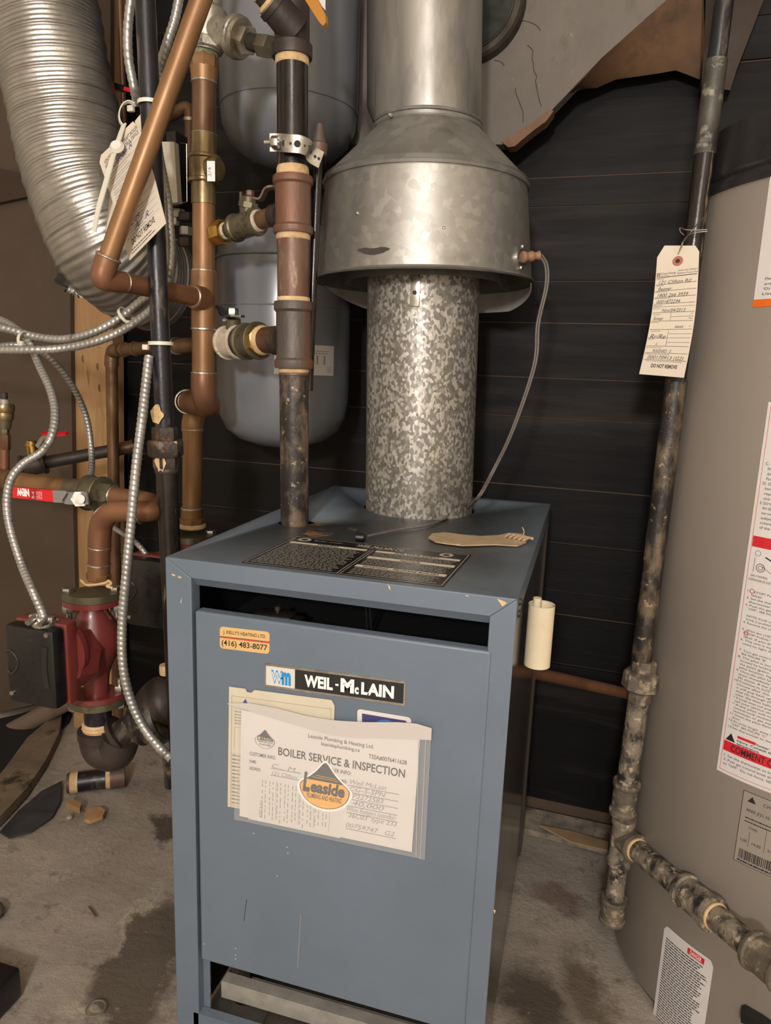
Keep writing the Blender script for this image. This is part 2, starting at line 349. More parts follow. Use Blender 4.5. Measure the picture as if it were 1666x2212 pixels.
# text meshes
_tc = {}
def text2d(s, bold=0.0, shear=0.0):
    k = (s, bold, shear)
    if k not in _tc:
        cu = bpy.data.curves.new('t', 'FONT'); cu.body = s; cu.size = 1; cu.offset = bold; cu.shear = shear; cu.resolution_u = 3
        o = bpy.data.objects.new('t', cu); COL.objects.link(o); bpy.context.view_layer.update()
        me = bpy.data.meshes.new_from_object(o.evaluated_get(bpy.context.evaluated_depsgraph_get()))
        vs = [(v.co.x, v.co.y) for v in me.vertices]; fs = [tuple(p.vertices) for p in me.polygons]
        bpy.data.objects.remove(o); bpy.data.curves.remove(cu); bpy.data.meshes.remove(me)
        _tc[k] = (vs, fs)
    return _tc[k]
class Decal:
    """flat or bent print: u,v in metres on the surface, h above it"""
    def __init__(s, fn): s.fn = fn; s.mb = MB(); s.h = .0001
    def up(s, d=.00012): s.h += d; return s
    def rect(s, u0, v0, u1, v1, m, n=1, thick=0):
        s.mb.use(m); vs = []; fs = []
        for i in range(n+1):
            u = u0+(u1-u0)*i/n; vs += [s.fn(u, v0, s.h), s.fn(u, v1, s.h)]
        for i in range(n): fs.append((2*i, 2*i+2, 2*i+3, 2*i+1))
        s.mb.add(vs, fs); return s
    def poly(s, pts, m):
        s.mb.use(m).add([s.fn(u, v, s.h) for u, v in pts], [tuple(range(len(pts)))]); return s
    def ring(s, cu, cv, r0, r1, m, n=24, su=1):
        s.mb.use(m); vs = []; fs = []
        for i in range(n):
            a = 2*math.pi*i/n
            for r in (r0, r1): vs.append(s.fn(cu+r*su*math.cos(a), cv+r*math.sin(a), s.h))
        for i in range(n): j = (i+1) % n; fs.append((2*i, 2*i+1, 2*j+1, 2*j))
        s.mb.add(vs, fs); return s
    def line(s, a, b, w, m):
        a = np.array(a); b = np.array(b); d = b-a; n = np.array([-d[1], d[0]])/max(1e-9, np.hypot(*d))*w/2
        return s.poly([tuple(a-n), tuple(b-n), tuple(b+n), tuple(a+n)], m)
    def text(s, t, u, v, hgt, m, width=None, bold=0.0, shear=0.0, align='l', rot=0):
        vs, fs = text2d(t, bold, shear)
        if not vs: return s
        x0 = min(p[0] for p in vs); x1 = max(p[0] for p in vs); sc = hgt/.69; sx = sc if width is None else width/max(1e-6, x1-x0)
        w = (x1-x0)*sx; ou = {'l': 0, 'c': -w/2, 'r': -w}[align]; c, q = math.cos(rot), math.sin(rot); o = []
        for x, y in vs:
            a = (x-x0)*sx+ou; b = y*sc; o.append(s.fn(u+a*c-b*q, v+a*q+b*c, s.h))
        s.mb.use(m).add(o, fs); return s
    def fine(s, u0, v0, u1, v1, rows, m, fill=.45, wl=(.03, .10), seed=1, rag=.25):
        rg = random.Random(seed); rh = (v1-v0)/rows
        for i in range(rows):
            v = v1-rh*(i+1)+rh*.25; u = u0; end = u1-(u1-u0)*rag*rg.random()
            while u < end:
                w = (u1-u0)*rg.uniform(*wl); s.rect(u, v, min(u+w, end), v+rh*fill, m); u += w+(u1-u0)*.012
        return s
    def build(s, name, parent=None): return s.mb.build(name, None, parent, smooth=False)
def plane_fn(o, U, Vv, flip=1):
    o, U, Vv = V(o), V(U).normalized(), V(Vv).normalized(); n = U.cross(Vv).normalized()
    if n.dot(CL-o) < 0: n = -n
    return lambda u, v, h: o+U*u+Vv*v+n*h
# ------------------------------------------------------------------ room
def room():
    z0, z1 = 0, 2.25
    fl = MB(); nx, ny = 150, 150; x0, x1, y0, y1 = -1.6, 1.7, -2.4, .80; rg = np.random.RandomState(3)
    hg = rg.rand(40, 40)
    def hh(x, y):
        a = (x-x0)/(x1-x0)*38; b = (y-y0)/(y1-y0)*38; i, j = int(a), int(b); fa, fb = a-i, b-j; fa = fa*fa*(3-2*fa); fb = fb*fb*(3-2*fb)
        return ((hg[i, j]*(1-fa)+hg[i+1, j]*fa)*(1-fb)+(hg[i, j+1]*(1-fa)+hg[i+1, j+1]*fa)*fb)*.006-.006
    vs = []; fs = []
    for j in range(ny+1):
        for i in range(nx+1):
            x = x0+(x1-x0)*i/nx; y = y0+(y1-y0)*j/ny; vs.append((x, y, hh(x, y)))
    for j in range(ny):
        for i in range(nx): a = j*(nx+1)+i; fs.append((a, a+1, a+nx+2, a+nx+1))
    struct(fl.add(vs, fs).build('floor', 'floor'))
    # black plank wall with thin bare seams
    WY = lambda X: .72-.04*X
    ys = [-60, 60, 150, 372, 437, 602, 695, 817, 905, 1060, 1180, 1285, 1337, 1445, 1570, 1752]
    zs = []
    for y in ys:
        p = P(1200, y, .675); zs.append(p.z)
    zs = [2.25]+[z for z in zs if z < 2.2]
    zs[-1] = max(zs[-1], .012); w = MB()
    A, B = -1.6, 1.7
    for i in range(len(zs)-1):
        t = zs[i]-.0011; b = zs[i+1]+.0011; tk = .016+.002*((i*7) % 3)
        w.use('planks').prism([(A, WY(A)+.02-tk, b), (B, WY(B)+.02-tk, b), (B, WY(B)+.02-tk, t), (A, WY(A)+.02-tk, t)], (0, .03, 0))
    w.use('gapwood').prism([(A, WY(A)+.0052, 0), (B, WY(B)+.0052, 0), (B, WY(B)+.0052, 2.25), (A, WY(A)+.0052, 2.25)], (0, .03, 0))
    struct(w.build('wall_back', ang=20))
    pl = mat('basement_wall_paint', '#cfc6b6', rough=.9)
    for nm, c, d in (('wall_left', (-1.62, -.8, 1.12), (.04, 3.3, 2.25)), ('wall_right', (1.72, -.8, 1.12), (.04, 3.3, 2.25)),
                     ('wall_front', (.05, -2.42, 1.12), (3.4, .04, 2.25)), ('ceiling', (.05, -.8, 2.27), (3.4, 3.3, .04))):
        struct(MB().box(c, d).build(nm, pl))
room()
# concrete curb strip + slat at foot of the plank wall
cb = MB().prism([PZ(1128, 1752, .0)+V((0, .0, 0)), PZ(1128, 1800, 0), PZ(1330, 1850, 0), PZ(1345, 1800, 0)], (0, 0, .012)); 
tag(cb.build('mortar_strip', mat('mottled_mortar', [(.3, '#5a5850'), (.5, '#8a7f70'), (.7, '#a79a86')], 30, rough=.85, bump=.6, bscale=60,
    spots=[('#4d5a5c', 18, .56, .06), ('#7c4f42', 22, .62, .05)])), 'mottled grey mortar strip at the foot of the black plank wall', 'rubble')
sl = MB().prism([PZ(1165, 1785, .016), PZ(1240, 1800, .016), PZ(1315, 1822, .016), PZ(1312, 1840, .016), PZ(1235, 1822, .016)], (0, 0, .004))
tag(sl.build('scrap_lath', mat('pale_slat', [(.3, '#8f7556'), (.7, '#a68a66')], 20, rough=.8)), 'thin tan wood slat lying along the mortar strip by the black plank wall', 'wood strip')
# left wall: brown board panel, pine stud
o = MB().prism([P(-330, -560, .66), P(240, -560, .66), P(238, 340, .66), P(150, 420, .66), P(152, 700, .66), P(158, 1100, .66), P(168, 1500, .66), P(-220, 1590, .66)], (0, .012, 0)).build('wall_panel', 'plywood')  # dark board widened over the stud's top to put in the duct's shade
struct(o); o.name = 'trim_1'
o = MB(); a, b, c, d = P(150, -90, .69), P(243, -90, .69), P(252, 1560, .69), P(160, 1560, .69); b.x = c.x; a.x = d.x
o.prism([P(196, -600, .675), P(240, -600, .675), P(247, -90, .675), P(240, 300, .675), P(246, 1050, .675), P(254, 1590, .675), P(160, 1590, .675), P(150, 1050, .675), P(146, 400, .675)], (0, .038, 0))
o = struct(o.build('trim_2', 'stud'))
# knots and stamp on stud
kn = MB()
for x, y in ((180, 775), (212, 792), (216, 838)): kn.lathe(P(x, y, .6745), P(x, y, .676), [(0, .001), (0, .004), (1, .004)], 10, sy=2.2)
kn.build('knot', mat('wood_knot', '#5c3a20'), o)
# beam across the upper left
o = MB().prism([P(-60, 350, .645), P(75, 380, .645), P(80, 420, .645), P(-60, 450, .645)], (0, .012, 0)).build('wood_offcut', mat('dark_scrap_wood', '#3a2a1e', rough=.8))  # scrap is dark brown all over
tag(o, 'dark brown wood scrap fixed to the board left of the foil duct', 'wood')
# plaster breast at upper right with flue thimble, and stair underside
def plaster():
    Yp = .60
    edge = [(1085, 312), (1190, 240), (1300, 125), (1440, 0), (1520, -70)]
    pts = [P(x, y, Yp) for x, y in [(700, -600), (700, 312)]+edge+[(2000, -450), (2000, -600)]]
    b = MB().prism(pts, (0, .03, 0)); o = struct(b.build('wall_breast', 'plaster')); o.name = 'wall_upper'
    ck = MB()
    for ln in ([(1125, 45), (1150, 50), (1168, 66)], [(1140, 98), (1152, 110), (1153, 140), (1160, 165), (1160, 190), (1170, 230)], [(1114, 190), (1120, 215), (1130, 240), (1130, 265)], [(1068, 130), (1090, 142)]):
        for (x0, y0), (x1, y1) in zip(ln, ln[1:]):
            xm, ym = (x0+x1)/2+random.uniform(-3, 3), (y0+y1)/2+random.uniform(-3, 3)
            ck.tube([P(x0, y0, Yp-.0002), P(xm, ym, Yp-.0002), P(x1, y1, Yp-.0002)], .0006, 5, 3)
    ck.build('crack', 'crack', o)
    # lath edge under plaster
    e = MB(); front = [P(x, y, Yp-.002) for x, y in edge]; 
    jag = [(1110, 322), (1150, 300), (1175, 268), (1186, 250), (1200, 235), (1240, 196), (1262, 192), (1290, 190), (1330, 172), (1372, 166), (1400, 162), (1425, 158), (1460, 152), (1482, 160), (1512, 172)]
    lo = [P(x, y, Yp+.055) for x, y in jag]
    hi = [P(x, y, Yp) for x, y in [(1085, 312), (1130, 282), (1160, 262), (1180, 247), (1190, 240), (1225, 205), (1245, 185), (1265, 165), (1300, 125), (1335, 95), (1370, 63), (1400, 35), (1440, 0), (1480, -40), (1520, -80)]]
    rs = [[a, b, b+V((0, 0, -.0)).lerp(V((.006, .0, .012)), 1)+b*0, a+V((.0, .012, .014))] for a, b in zip(hi, lo)]
    e.rings(rs); o2 = e.build('stair_underside', 'lath', ang=60); tag(o2, 'rough brown board with a torn lower edge under the cracked plaster', 'wood board')
    MB().prism([P(x, y, Yp-.003) for x, y in ((1083, 306), (1130, 277), (1190, 236), (1196, 240), (1180, 262), (1166, 272), (1150, 284), (1128, 302), (1112, 316), (1098, 318))], (0, .03, 0)).build('cut_edge', 'lathedge', o2)
    s = MB().prism([P(x, y, .645) for x, y in ((1516, 186), (1578, 195), (1592, 150), (1650, 0), (1760, -420), (1540, -420), (1524, 30))], (0, .03, 0))
    tag(s.build('stair_board', mat('dark_stair_board', [(.3, '#2b211a'), (.7, '#3b2d22')], 8, rough=.7, bump=.2)), 'dark brown board behind the upper end of the black gas pipe', 'wood board')
    # thimble
    c = P(1018, 14, Yp); t = thing('flue_thimble', 'dark round metal thimble sunk in the cracked plaster behind the silver flue', 'flue collar', c)
    ax = V((0, 1, 0)); R = .090
    m = MB().lathe(c+V((0, -.02, 0)), c+V((0, .02, 0)), [(0, R*.80), (0, R*.92), (.1, R*.97), (.5, R), (1, R), (1, R*.78), (.5, R*.76), (0, R*.80)], 56, cap=False)
    m.build('collar', mat('sooty_collar', [(.3, '#2a2823'), (.7, '#4a463c')], 30, rough=.45, metal=.5, bump=.3), t)
    MB().torus(c+V((0, -.021, 0)), ax, R*.80, .0022, 56).build('bead', mat('shiny_black_bead', '#35332e', rough=.12), t)
    MB().lathe(c+V((0, -.006, 0)), c+V((0, -.002, 0)), [(0, R*.79), (1, R*.79)], 48).build('cover_plate', mat('dark_green_glaze', '#1f231c', rough=.35), t)
plaster()
# ------------------------------------------------------------------ boiler
def boiler():
    B = thing('boiler', 'blue-grey steel gas boiler cabinet with a flue rising from its top', 'boiler', (BW/2, BD/2, 0))
    B['_o'] = (BW/2, BD/2, 0)
    w1, hz, th = .033, .0215, .018
    # mitred front frame (hollow folded stiles)
    f = MB()
    f.prism([(0, 0, 0), (0, 0, H), (w1, 0, H-hz), (w1, 0, 0)], (0, .003, 0))
    f.prism([(BW, 0, 0), (BW, 0, H), (BW-w1*.8, 0, H-hz), (BW-w1*.8, 0, 0)], (0, .003, 0))
    f.prism([(0.0003, 0, H), (BW-.0003, 0, H), (BW-w1*.8, 0, H-hz), (w1, 0, H-hz)], (0, .003, 0))
    f.box((w1-.0012, .011, (H-hz)/2), (.002, .017, H-hz-.001)).box((BW-w1*.8+.0012, .011, (H-hz)/2), (.002, .017, H-hz-.001))
    o = f.build('front_frame', 'paint', B)
    md = o.modifiers.new('b', 'BEVEL'); md.width = .0016; md.segments = 2; md.limit_method = 'ANGLE'
    MB().prism([(w1, .003, H-hz-.0005), (BW-w1*.8, .003, H-hz-.0005), (BW-w1*.8, .012, H-hz-.011), (w1, .012, H-hz-.011)], (0, .004, .002)).build('frame_lip', 'paint', B)
    # top with holes
    tb = MB().box((BW/2, BD/2+.0015, H-.0011), (BW, BD-.003, .002)).build('top_panel', 'paint_top', B)
    rc, sc = V((.064, .232, H)), V((P(905, 1108, .42).x, .42, H))
    for c, r in ((rc, .0265), (sc, .0895)):
        k = MB().cyl(c-V((0, 0, .02)), c+V((0, 0, .02)), r, seg=48).build('k', None, B)
        md = tb.modifiers.new('k', 'BOOLEAN'); md.object = k; md.operation = 'DIFFERENCE'; md.solver = 'EXACT'
    bpy.context.view_layer.update()
    me = bpy.data.meshes.new_from_object(tb.evaluated_get(bpy.context.evaluated_depsgraph_get()))
    for md in list(tb.modifiers):
        k = md.object; tb.modifiers.remove(md); bpy.data.objects.remove(k)
    tb.data = me
    for x in (BW-.001, .001): MB().box((x, BD/2+.002, H-.014), (.002, BD-.006, .0235)).build('top_flange', 'paint', B)
    # cabinet sides/back
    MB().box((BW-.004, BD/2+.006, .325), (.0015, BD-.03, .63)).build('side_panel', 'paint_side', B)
    MB().box((.004, BD/2+.006, .325), (.0015, BD-.03, .63)).build('side_panel', 'black_in', B)
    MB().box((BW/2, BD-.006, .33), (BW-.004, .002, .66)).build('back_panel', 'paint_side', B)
    MB().prism([(BW-.004, BD-.05, .02), (BW+.0005, BD-.045, .02), (BW+.0005, BD, .02), (BW-.004, BD, .02)], (0, 0, H-.045)).build('rear_fold', mat('brown_grey_fold', '#4c4640', rough=.4), B)
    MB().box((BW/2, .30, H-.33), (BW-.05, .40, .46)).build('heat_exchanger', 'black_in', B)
    for y, z in ((.025, H-.010), (.022, H-.022)):
        MB().lathe((BW+.0002, y, z), (BW+.004, y, z), [(0, .004), (.4, .004), (1, .002)], 12).build('screw', 'iron_cast', B)
    # front door
    p = [P(422, 1319, -.001), P(1062, 1408, -.001), P(1010, 2212, -.001), P(430, 2070, -.001)]
    x0, x1 = p[0].x, p[1].x; zt0, zt1 = p[0].z, p[1].z; zb = p[3].z
    d = MB().prism([(x0, -.002, zt0), (x1, -.002, zt1), (x1, -.002, zb), (x0, -.002, zb)], (0, .016, 0)).build('front_door', 'paint', B)
    md = d.modifiers.new('b', 'BEVEL'); md.width = .0025; md.segments = 3; md.limit_method = 'ANGLE'
    # scratches on door
    sc_ = Decal(plane_fn((0, -.002, 0), (1, 0, 0), (0, 0, 1)))
    for a, b, w, mm in (((650, 1975), (643, 2090), .0008, 'greyink'), ((533, 1943), (527, 1990), .0007, 'ink')):
        A_, B_ = P(*a, -.002), P(*b, -.002); sc_.line((A_.x, A_.z), (B_.x, B_.z), w, mm)
    for x, y in ((441, 2039), (509, 2049), (509, 2063), (509, 2071), (548, 1800), (620, 1830), (622, 1843), (599, 1892)):
        A_ = P(x, y, -.002); sc_.ring(A_.x, A_.z, 0, .0006, 'whiteink', 8)
    sc_.build('scratches', d)
    ch = Decal(plane_fn((0, 0, 0), (1, 0, 0), (0, 0, 1))); ch.h = .0003
    for pts in ([(1074, 1293), (1090, 1299), (1096, 1302), (1086, 1310), (1080, 1302)], [(372, 1239), (380, 1242), (378, 1245), (371, 1242)], [(386, 1243), (394, 1247), (390, 1250), (384, 1247)],
                [(838, 1262), (843, 1267), (844, 1276), (840, 1270)], [(1006, 1285), (1014, 1287), (1012, 1289), (1006, 1287)], [(1066, 1964), (1071, 1966), (1069, 1974)], [(390, 1300), (393, 1290), (392, 1304)]):
        ch.poly([(q.x, q.z) for q in (P(x, y, 0) for x, y in pts)], 'tape')
    ch.build('paint_chips', B)
    # rust bloom at riser
    # --- stickers on the door
    def quad(c4):                     # BL, BR, TL
        bl, br, tl = [P(x, y, -.002) for x, y in c4]
        return plane_fn(bl, br-bl, tl-bl), (br-bl).length, (tl-bl).length
    fn, w, h = quad(((475, 1400), (582, 1413), (475, 1353))); k = Decal(fn); yl = mat('yellow_sticker', '#cda86f', rough=.5)
    c = .004
    def rr(k, u0, v0, u1, v1, c, m):
        pts = []
        for cx, cy, a0 in ((u1-c, v1-c, 0), (u0+c, v1-c, 90), (u0+c, v0+c, 180), (u1-c, v0+c, 270)):
            for i in range(5): a = math.radians(a0+i*22.5); pts.append((cx+c*math.cos(a), cy+c*math.sin(a)))
        k.poly(pts, m)
    rr(k, 0, 0, w, h, c, yl); k.up()
    k.rect(0, h*.535, w, h*.565, 'ink').rect(0, h*.485, w, h*.525, 'redlever')
    k.text("J. KELLY'S HEATING LTD.", w/2, h*.70, h*.15, 'ink', w*.86, align='c', bold=.01).text('(416) 483-8077', w/2, h*.16, h*.24, 'ink', w*.92, align='c', bold=.015)
    k.build('phone_sticker', d)['label'] = 'small yellow sticker with a phone number'
    fn, w, h = quad(((573, 1482), (875, 1524), (573, 1432))); k = Decal(fn); k.h = .0014
    nb = MB(); b0 = fn(0, 0, 0); pts = [fn(0, 0, 0), fn(w, 0, 0), fn(w, h, 0), fn(0, h, 0)]; nb.prism(pts, fn(0, 0, .0013)-fn(0, 0, 0)); plate = nb.build('nameplate', 'zinc', d)
    e = h*.09; k.rect(e*.7, e, w*.225, h-e, mat('plate_silver', '#c9c6bf', rough=.35)).rect(w*.225, e, w-e*.7, h-e, 'ink'); k.up()
    bl_ = mat('plate_blue', '#2a86c0', rough=.4)
    k.text('W', w*.05, h*.24, h*.50, bl_, w*.085, bold=.05).up().text('W', w*.056, h*.28, h*.42, mat('plate_silver2', '#d5d2cb'), w*.073, bold=.0).text('m', w*.128, h*.24, h*.66, bl_, w*.068, bold=.06).rect(w*.118, h*.42, w*.135, h*.50, bl_)
    wi = 'whiteink'
    k.text('WEIL', w*.295, h*.27, h*.46, wi, w*.205, bold=.042).rect(w*.518, h*.46, w*.54, h*.54, wi).text('M', w*.555, h*.27, h*.50, wi, w*.095, bold=.06).text('c', w*.655, h*.25, h*.36, wi, w*.028, bold=.05).text('LAIN', w*.70, h*.27, h*.46, wi, w*.225, bold=.042)
    k.build('lettering', plate)
    # --- papers on door: card sticker
    fn, w, h = quad(((772, 1572), (888, 1592), (772, 1531))); k = Decal(fn); rr(k, 0, -h*.2, w, h, .004, 'paper'); k.up()
    k.rect(w*.09, 0, w*.91, h*.80, mat('card_blue', '#3e3c66')).up(.00005).ring(w*.55, h*.30, h*.28, h*.38, mat('card_blue2', '#3b73b8'), su=1.5).ring(w*.55, h*.2, 0, h*.27, mat('card_orange', '#d0502c'), su=1.3)
    k.build('card_sticker', d)['label'] = 'white bordered dark blue card sticker'
    # --- lower opening
    zl = P(430, 2190, 0).z
    MB().box((BW/2, .006, zl/2), (BW-.05, .012, zl)).build('bottom_rail', 'paint', B)
    q0, q1 = P(438, 2075, .012), P(453, 2120, .012); MB().box(((q0.x+q1.x)/2, .014, .12), (q1.x-q0.x, .002, .20)).build('inner_bracket', 'paint', B)
    a_, b_ = P(456, 2114, .03), P(464, 2148, .03); MB().box((BW/2+.012, .03, (a_.z+b_.z)/2), (BW-.075, .002, a_.z-b_.z)).box((BW/2+.012, .038, a_.z), (BW-.075, .016, .002)).build('galvanized_angle', 'zinc_dull', B)
    a_ = P(545, 2112, .075); MB().prism([(a_.x, .075, a_.z), (BW-.03, .075, a_.z), (BW-.03, .050, a_.z-.016), (a_.x, .050, a_.z-.016)], (0, .001, .001)).build('galvanized_angle', 'zinc_dull', B)
    MB().box((a_.x-.02, .08, a_.z-.005), (.028, .002, .03)).build('mounting_clip', 'zinc', B)
    c = P(531, 2172, .10); MB().lathe(V((c.x, c.y, 0.006)), V((c.x, c.y, .05)), [(0, .018), (.2, .0215), (.9, .0215), (1, .019)], 32).build('cast_foot', 'iron_cast', B)
    MB().box((c.x+.0, .10, .004), (.085, .10, .004)).build('foot_plate', 'zinc_dull', B)
    # relay/gas valve block inside
    c = P(603, 1340, .07); t = MB().box(c+V((0, 0, -.01)), (.058, .03, .03), b=.002).box(c+V((-.004, 0, .0065)), (.046, .026, .006), b=.001)
    for q in (-.016, .014): t.box(c+V((q, -.0155, -.001)), (.006, .002, .004))
    r = t.build('control_block', mat('dark_bronze_block', [(.3, '#2b2820'), (.7, '#3d382c')], 30, rough=.35, metal=.5), B)
    MB().lathe(c+V((-.002, 0, .008)), c+V((-.002, 0, .018)), [(0, .002), (.5, .002), (.5, .0042), (1, .0036)], 12).build('screw', 'iron_cast', r)
    wm = MB()
    for x in (788, 797): wm.tube([P(x, 1290, .09), P(x+3, 1320, .09), P(x+6, 1380, .09)], .0012, 6, 4)
    wm.build('internal_wire', 'wire', B)
    # top warning plate
    z = H+.0002; bl, br, tl = PZ(521, 1215, z), PZ(958, 1268, z), PZ(640, 1158, z); w, h = (br-bl).length, (tl-bl).length
    k = Decal(plane_fn(bl, br-bl, tl-bl)); pk = mat('plate_black', '#1b1a1a', rough=.3); pw = mat('plate_lines', '#a9a498', rough=.4); pc = mat('plate_cream', '#c8bda8', rough=.5)
    k.rect(0, 0, w, h, pk); k.up()
    for a, b in (((.012, .02), (.988, .02)), ((.012, .98), (.988, .98))): k.line((a[0]*w, a[1]*h), (b[0]*w, b[1]*h), .0009, pw)
    for u in (.012, .988, .487, .503): k.line((u*w, .02*h), (u*w, (.98 if u in (.012, .988) else .80)*h), .0009, pw)
    k.text('WEIL-McLAIN CG', w*.52, h*.855, h*.085, pw, w*.26, align='c', bold=.02)
    k.ring(w*.08, h*.90, h*.03, h*.06, pw).ring(w*.88, h*.90, h*.03, h*.06, pw)
    k.text('Boiler model', w*.14, h*.89, h*.03, pw, w*.16)
    k.rect(.03*w, .74*h, .47*w, .80*h, pc).rect(.52*w, .74*h, .97*w, .80*h, pc).rect(.52*w, .53*h, .97*w, .60*h, pc).rect(.52*w, .25*h, .97*w, .32*h, pc); k.up()
    k.text('WARNING', w*.25, h*.75, h*.045, 'ink', w*.12, align='c', bold=.02).text('FOR YOUR SAFETY', w*.745, h*.75, h*.045, 'ink', w*.24, align='c', bold=.02)
    k.text('NOTICE', w*.745, h*.54, h*.045, 'ink', w*.1, align='c', bold=.02).text('WARNING - PROPANE BOILERS', w*.745, h*.265, h*.04, 'ink', w*.38, align='c', bold=.02)
    k.fine(.03*w, .05*h, .47*w, .73*h, 17, pw, .3, seed=2, rag=.1).fine(.53*w, .62*h, .97*w, .73*h, 3, pw, .3, seed=3, rag=.1).fine(.53*w, .34*h, .97*w, .52*h, 5, pw, .3, seed=4, rag=.1).fine(.53*w, .05*h, .97*w, .24*h, 5, pw, .3, seed=5, rag=.1)
    k.build('instruction_plate', B)['label'] = 'black printed instruction plate'
    # rust stain
    st = Decal(plane_fn((0, 0, H+.0001), (1, 0, 0), (0, 1, 0))); st.h = .00015
    rg = random.Random(5); ctr = PZ(700, 1145, H); pts = []
    for i in range(40):
        a = i/40*2*math.pi; r = .030*(1+.25*math.sin(3*a)+.12*rg.uniform(-1, 1)); pts.append((ctr.x+r*1.15*math.cos(a), ctr.y+r*1.2*math.sin(a)))
    m, nt, b = nodes('rust_bloom'); vv = vec(nt); c_ = ramp(nt, noise(nt, vv, 28, 8, .7), [(.35, '#6a5a48'), (.55, '#8a6238'), (.7, '#6b6257')]); nt.links.new(c_, b.inputs['Base Color'])
    b.inputs['Roughness'].default_value = .8
    al = ramp(nt, noise(nt, vv, 22, 8, .7), [(.46, 0.), (.58, .85)]); nt.links.new(al, b.inputs['Alpha'])
    st.poly(pts, m); st.build('rust_stain', B)
boiler()
# --- documents in the plastic sleeve
def documents():
    def quad(y, bl, br, tl):
        bl, br, tl = P(*bl, y), P(*br, y), P(*tl, y); return plane_fn(bl, br-bl, tl-bl), (br-bl).length, (tl-bl).length
    fn, w, h = quad(-.0035, (492, 1742), (712, 1782), (495, 1483)); k = Decal(fn); k.h = .0002
    k.poly([(0, 0), (w, 0), (w, h*.96), (w*.97, h), (w*.25, h*1.0), (w*.22, h*.975), (w*.18, h*.975), (w*.16, h*1.0), (0, h)], 'oldpaper'); k.up()
    k.line((w*.03, h*.93), (w*.97, h*.93), .0005, 'greyink').line((w*.03, 0), (w*.03, h*.93), .0005, 'greyink').line((w*.97, h*.5), (w*.97, h*.93), .0005, 'greyink')
    for i in range(9): k.line((w*.03, h*(.02+i*.055)), (w*.14, h*(.02+i*.055)), .0004, 'greyink')
    k.line((w*.06, h*.5), (w*.06, h*.68), .0004, 'greyink').line((w*.06, h*.68), (w*.2, h*.68), .0004, 'greyink')
    k.fine(w*.04, h*.03, w*.13, h*.46, 14, 'greyink', .4, (.2, .5), 4)
    k.poly([(w*.14, h*.89), (w*.165, h*.92), (w*.185, h*.885), (w*.17, h*.86)], 'blueink').rect(w*.12, h*.84, w*.14, h*.86, 'ink').rect(w*.165, h*.84, w*.185, h*.86, 'ink')
    k.fine(w*.06, h*.70, w*.2, h*.82, 5, 'greyink', .4, (.2, .5), 4)
    tag(k.build('yellowed_form', None), 'yellowed form sticking out behind the clear sleeve on the boiler door', 'paper')
    # sleeve
    fn, w, h = quad(-.006, (518, 1762), (890, 1840), (522, 1533))
    T = thing('document_sleeve', 'clear zip-top plastic sleeve taped to the boiler door holding a service form', 'document sleeve', fn(w/2, 0, 0))
    pb = MB().prism([fn(0, 0, 0), fn(w, 0, 0), fn(w*1.0, h, 0), fn(0, h, 0)], fn(0, 0, .0006)-fn(0, 0, 0)); form = pb.build('service_form', 'paper', T)
    k = Decal(fn); k.h = .0008; I = 'ink'; G = 'greyink'
    k.text('BOILER SERVICE & INSPECTION', w*.225, h*.65, h*.070, I, w*.71, bold=.016)
    k.text('Leaside Plumbing & Heating Ltd.', w*.395, h*.855, h*.034, I, w*.365, bold=.004).text('leasideplumbing.ca', w*.47, h*.805, h*.032, I, w*.215, bold=.004)
    k.text('TSSA#0076411628', w*.735, h*.765, h*.036, I, w*.205, bold=.01)
    k.text('CUSTOMER INFO:', w*.055, h*.60, h*.032, I, w*.155, bold=.01).text('NAME:', w*.055, h*.53, h*.028, I, w*.042, bold=.01).text('ADDRESS:', w*.055, h*.465, h*.028, I, w*.068, bold=.01)
    k.text('BOILER INFO:', w*.50, h*.585, h*.032, I, w*.145, bold=.01).text('MANUFACTURER:', w*.50, h*.505, h*.028, I, w*.125, bold=.01)
    for i, (t, x0) in enumerate((('Weil McLain', .64), ('CG-5-SPN', .64), ('CP2272583', .63), ('140,000', .635), ('White Rodgers (standby)', .63), ('36C03  type 233', .64), ('00759747   G2', .63))):
        v = (.50, .437, .375, .312, .25, .195, .10)[i]; k.text(t, w*x0, h*v+.001, h*.042, G, w*(.2 if i < 4 else .27), shear=.25)
        if i != 5: k.line((w*.63, h*v-.001), (w*.91, h*v-.001), .0005, I)
    k.text('C... M...', w*.19, h*.52, h*.04, G, w*.17, shear=.3).line((w*.185, h*.515), (w*.36, h*.515), .0005, I)
    k.text('121 Clifton', w*.19, h*.455, h*.036, G, w*.15, shear=.3).line((w*.185, h*.45), (w*.36, h*.45), .0005, I)
    # folded thermal slip, printed sideways
    k.rect(w*.055, -h*.01, w*.60, h*.42, mat('slip_paper', '#cbc6c0')); k.up()
    k.text('TP1209', w*.12, h*.20, h*.03, G, h*.17, rot=-math.pi/2)
    rg = random.Random(9)
    for c in range(9):
        u = w*(.16+c*.045)
        if c in (1, 4, 6, 8): k.line((u+.003, h*.03), (u+.003, h*.40), .0004, G)
        for q in range(2):
            v = h*.39
            while v > h*.05:
                l = h*rg.uniform(.015, .05); k.rect(u-.0014-q*.004, v-l, u-.0004-q*.004, v, G); v -= l+h*rg.uniform(.006, .03)
    # drop logos
    def drop(cx, cy, s, full):
        pts = []
        for i in range(48):
            a = 2*math.pi*i/48; x = math.sin(a); y = -math.cos(a)*.82
            t = max(0, -math.cos(a)) if False else max(0, y)
            x *= (1-.35*t**1.5) if y > 0 else 1
            pts.append([x, y])
        # teardrop: pull the top to a point
        o = []
        for x, y in pts:
            if y > .15: f = (y-.15)/(.82-.15); o.append((x*(1-f*.55), y+f**3*.27))
            else: o.append((x, y))
        return [(cx+s*x, cy+s*y) for x, y in o]
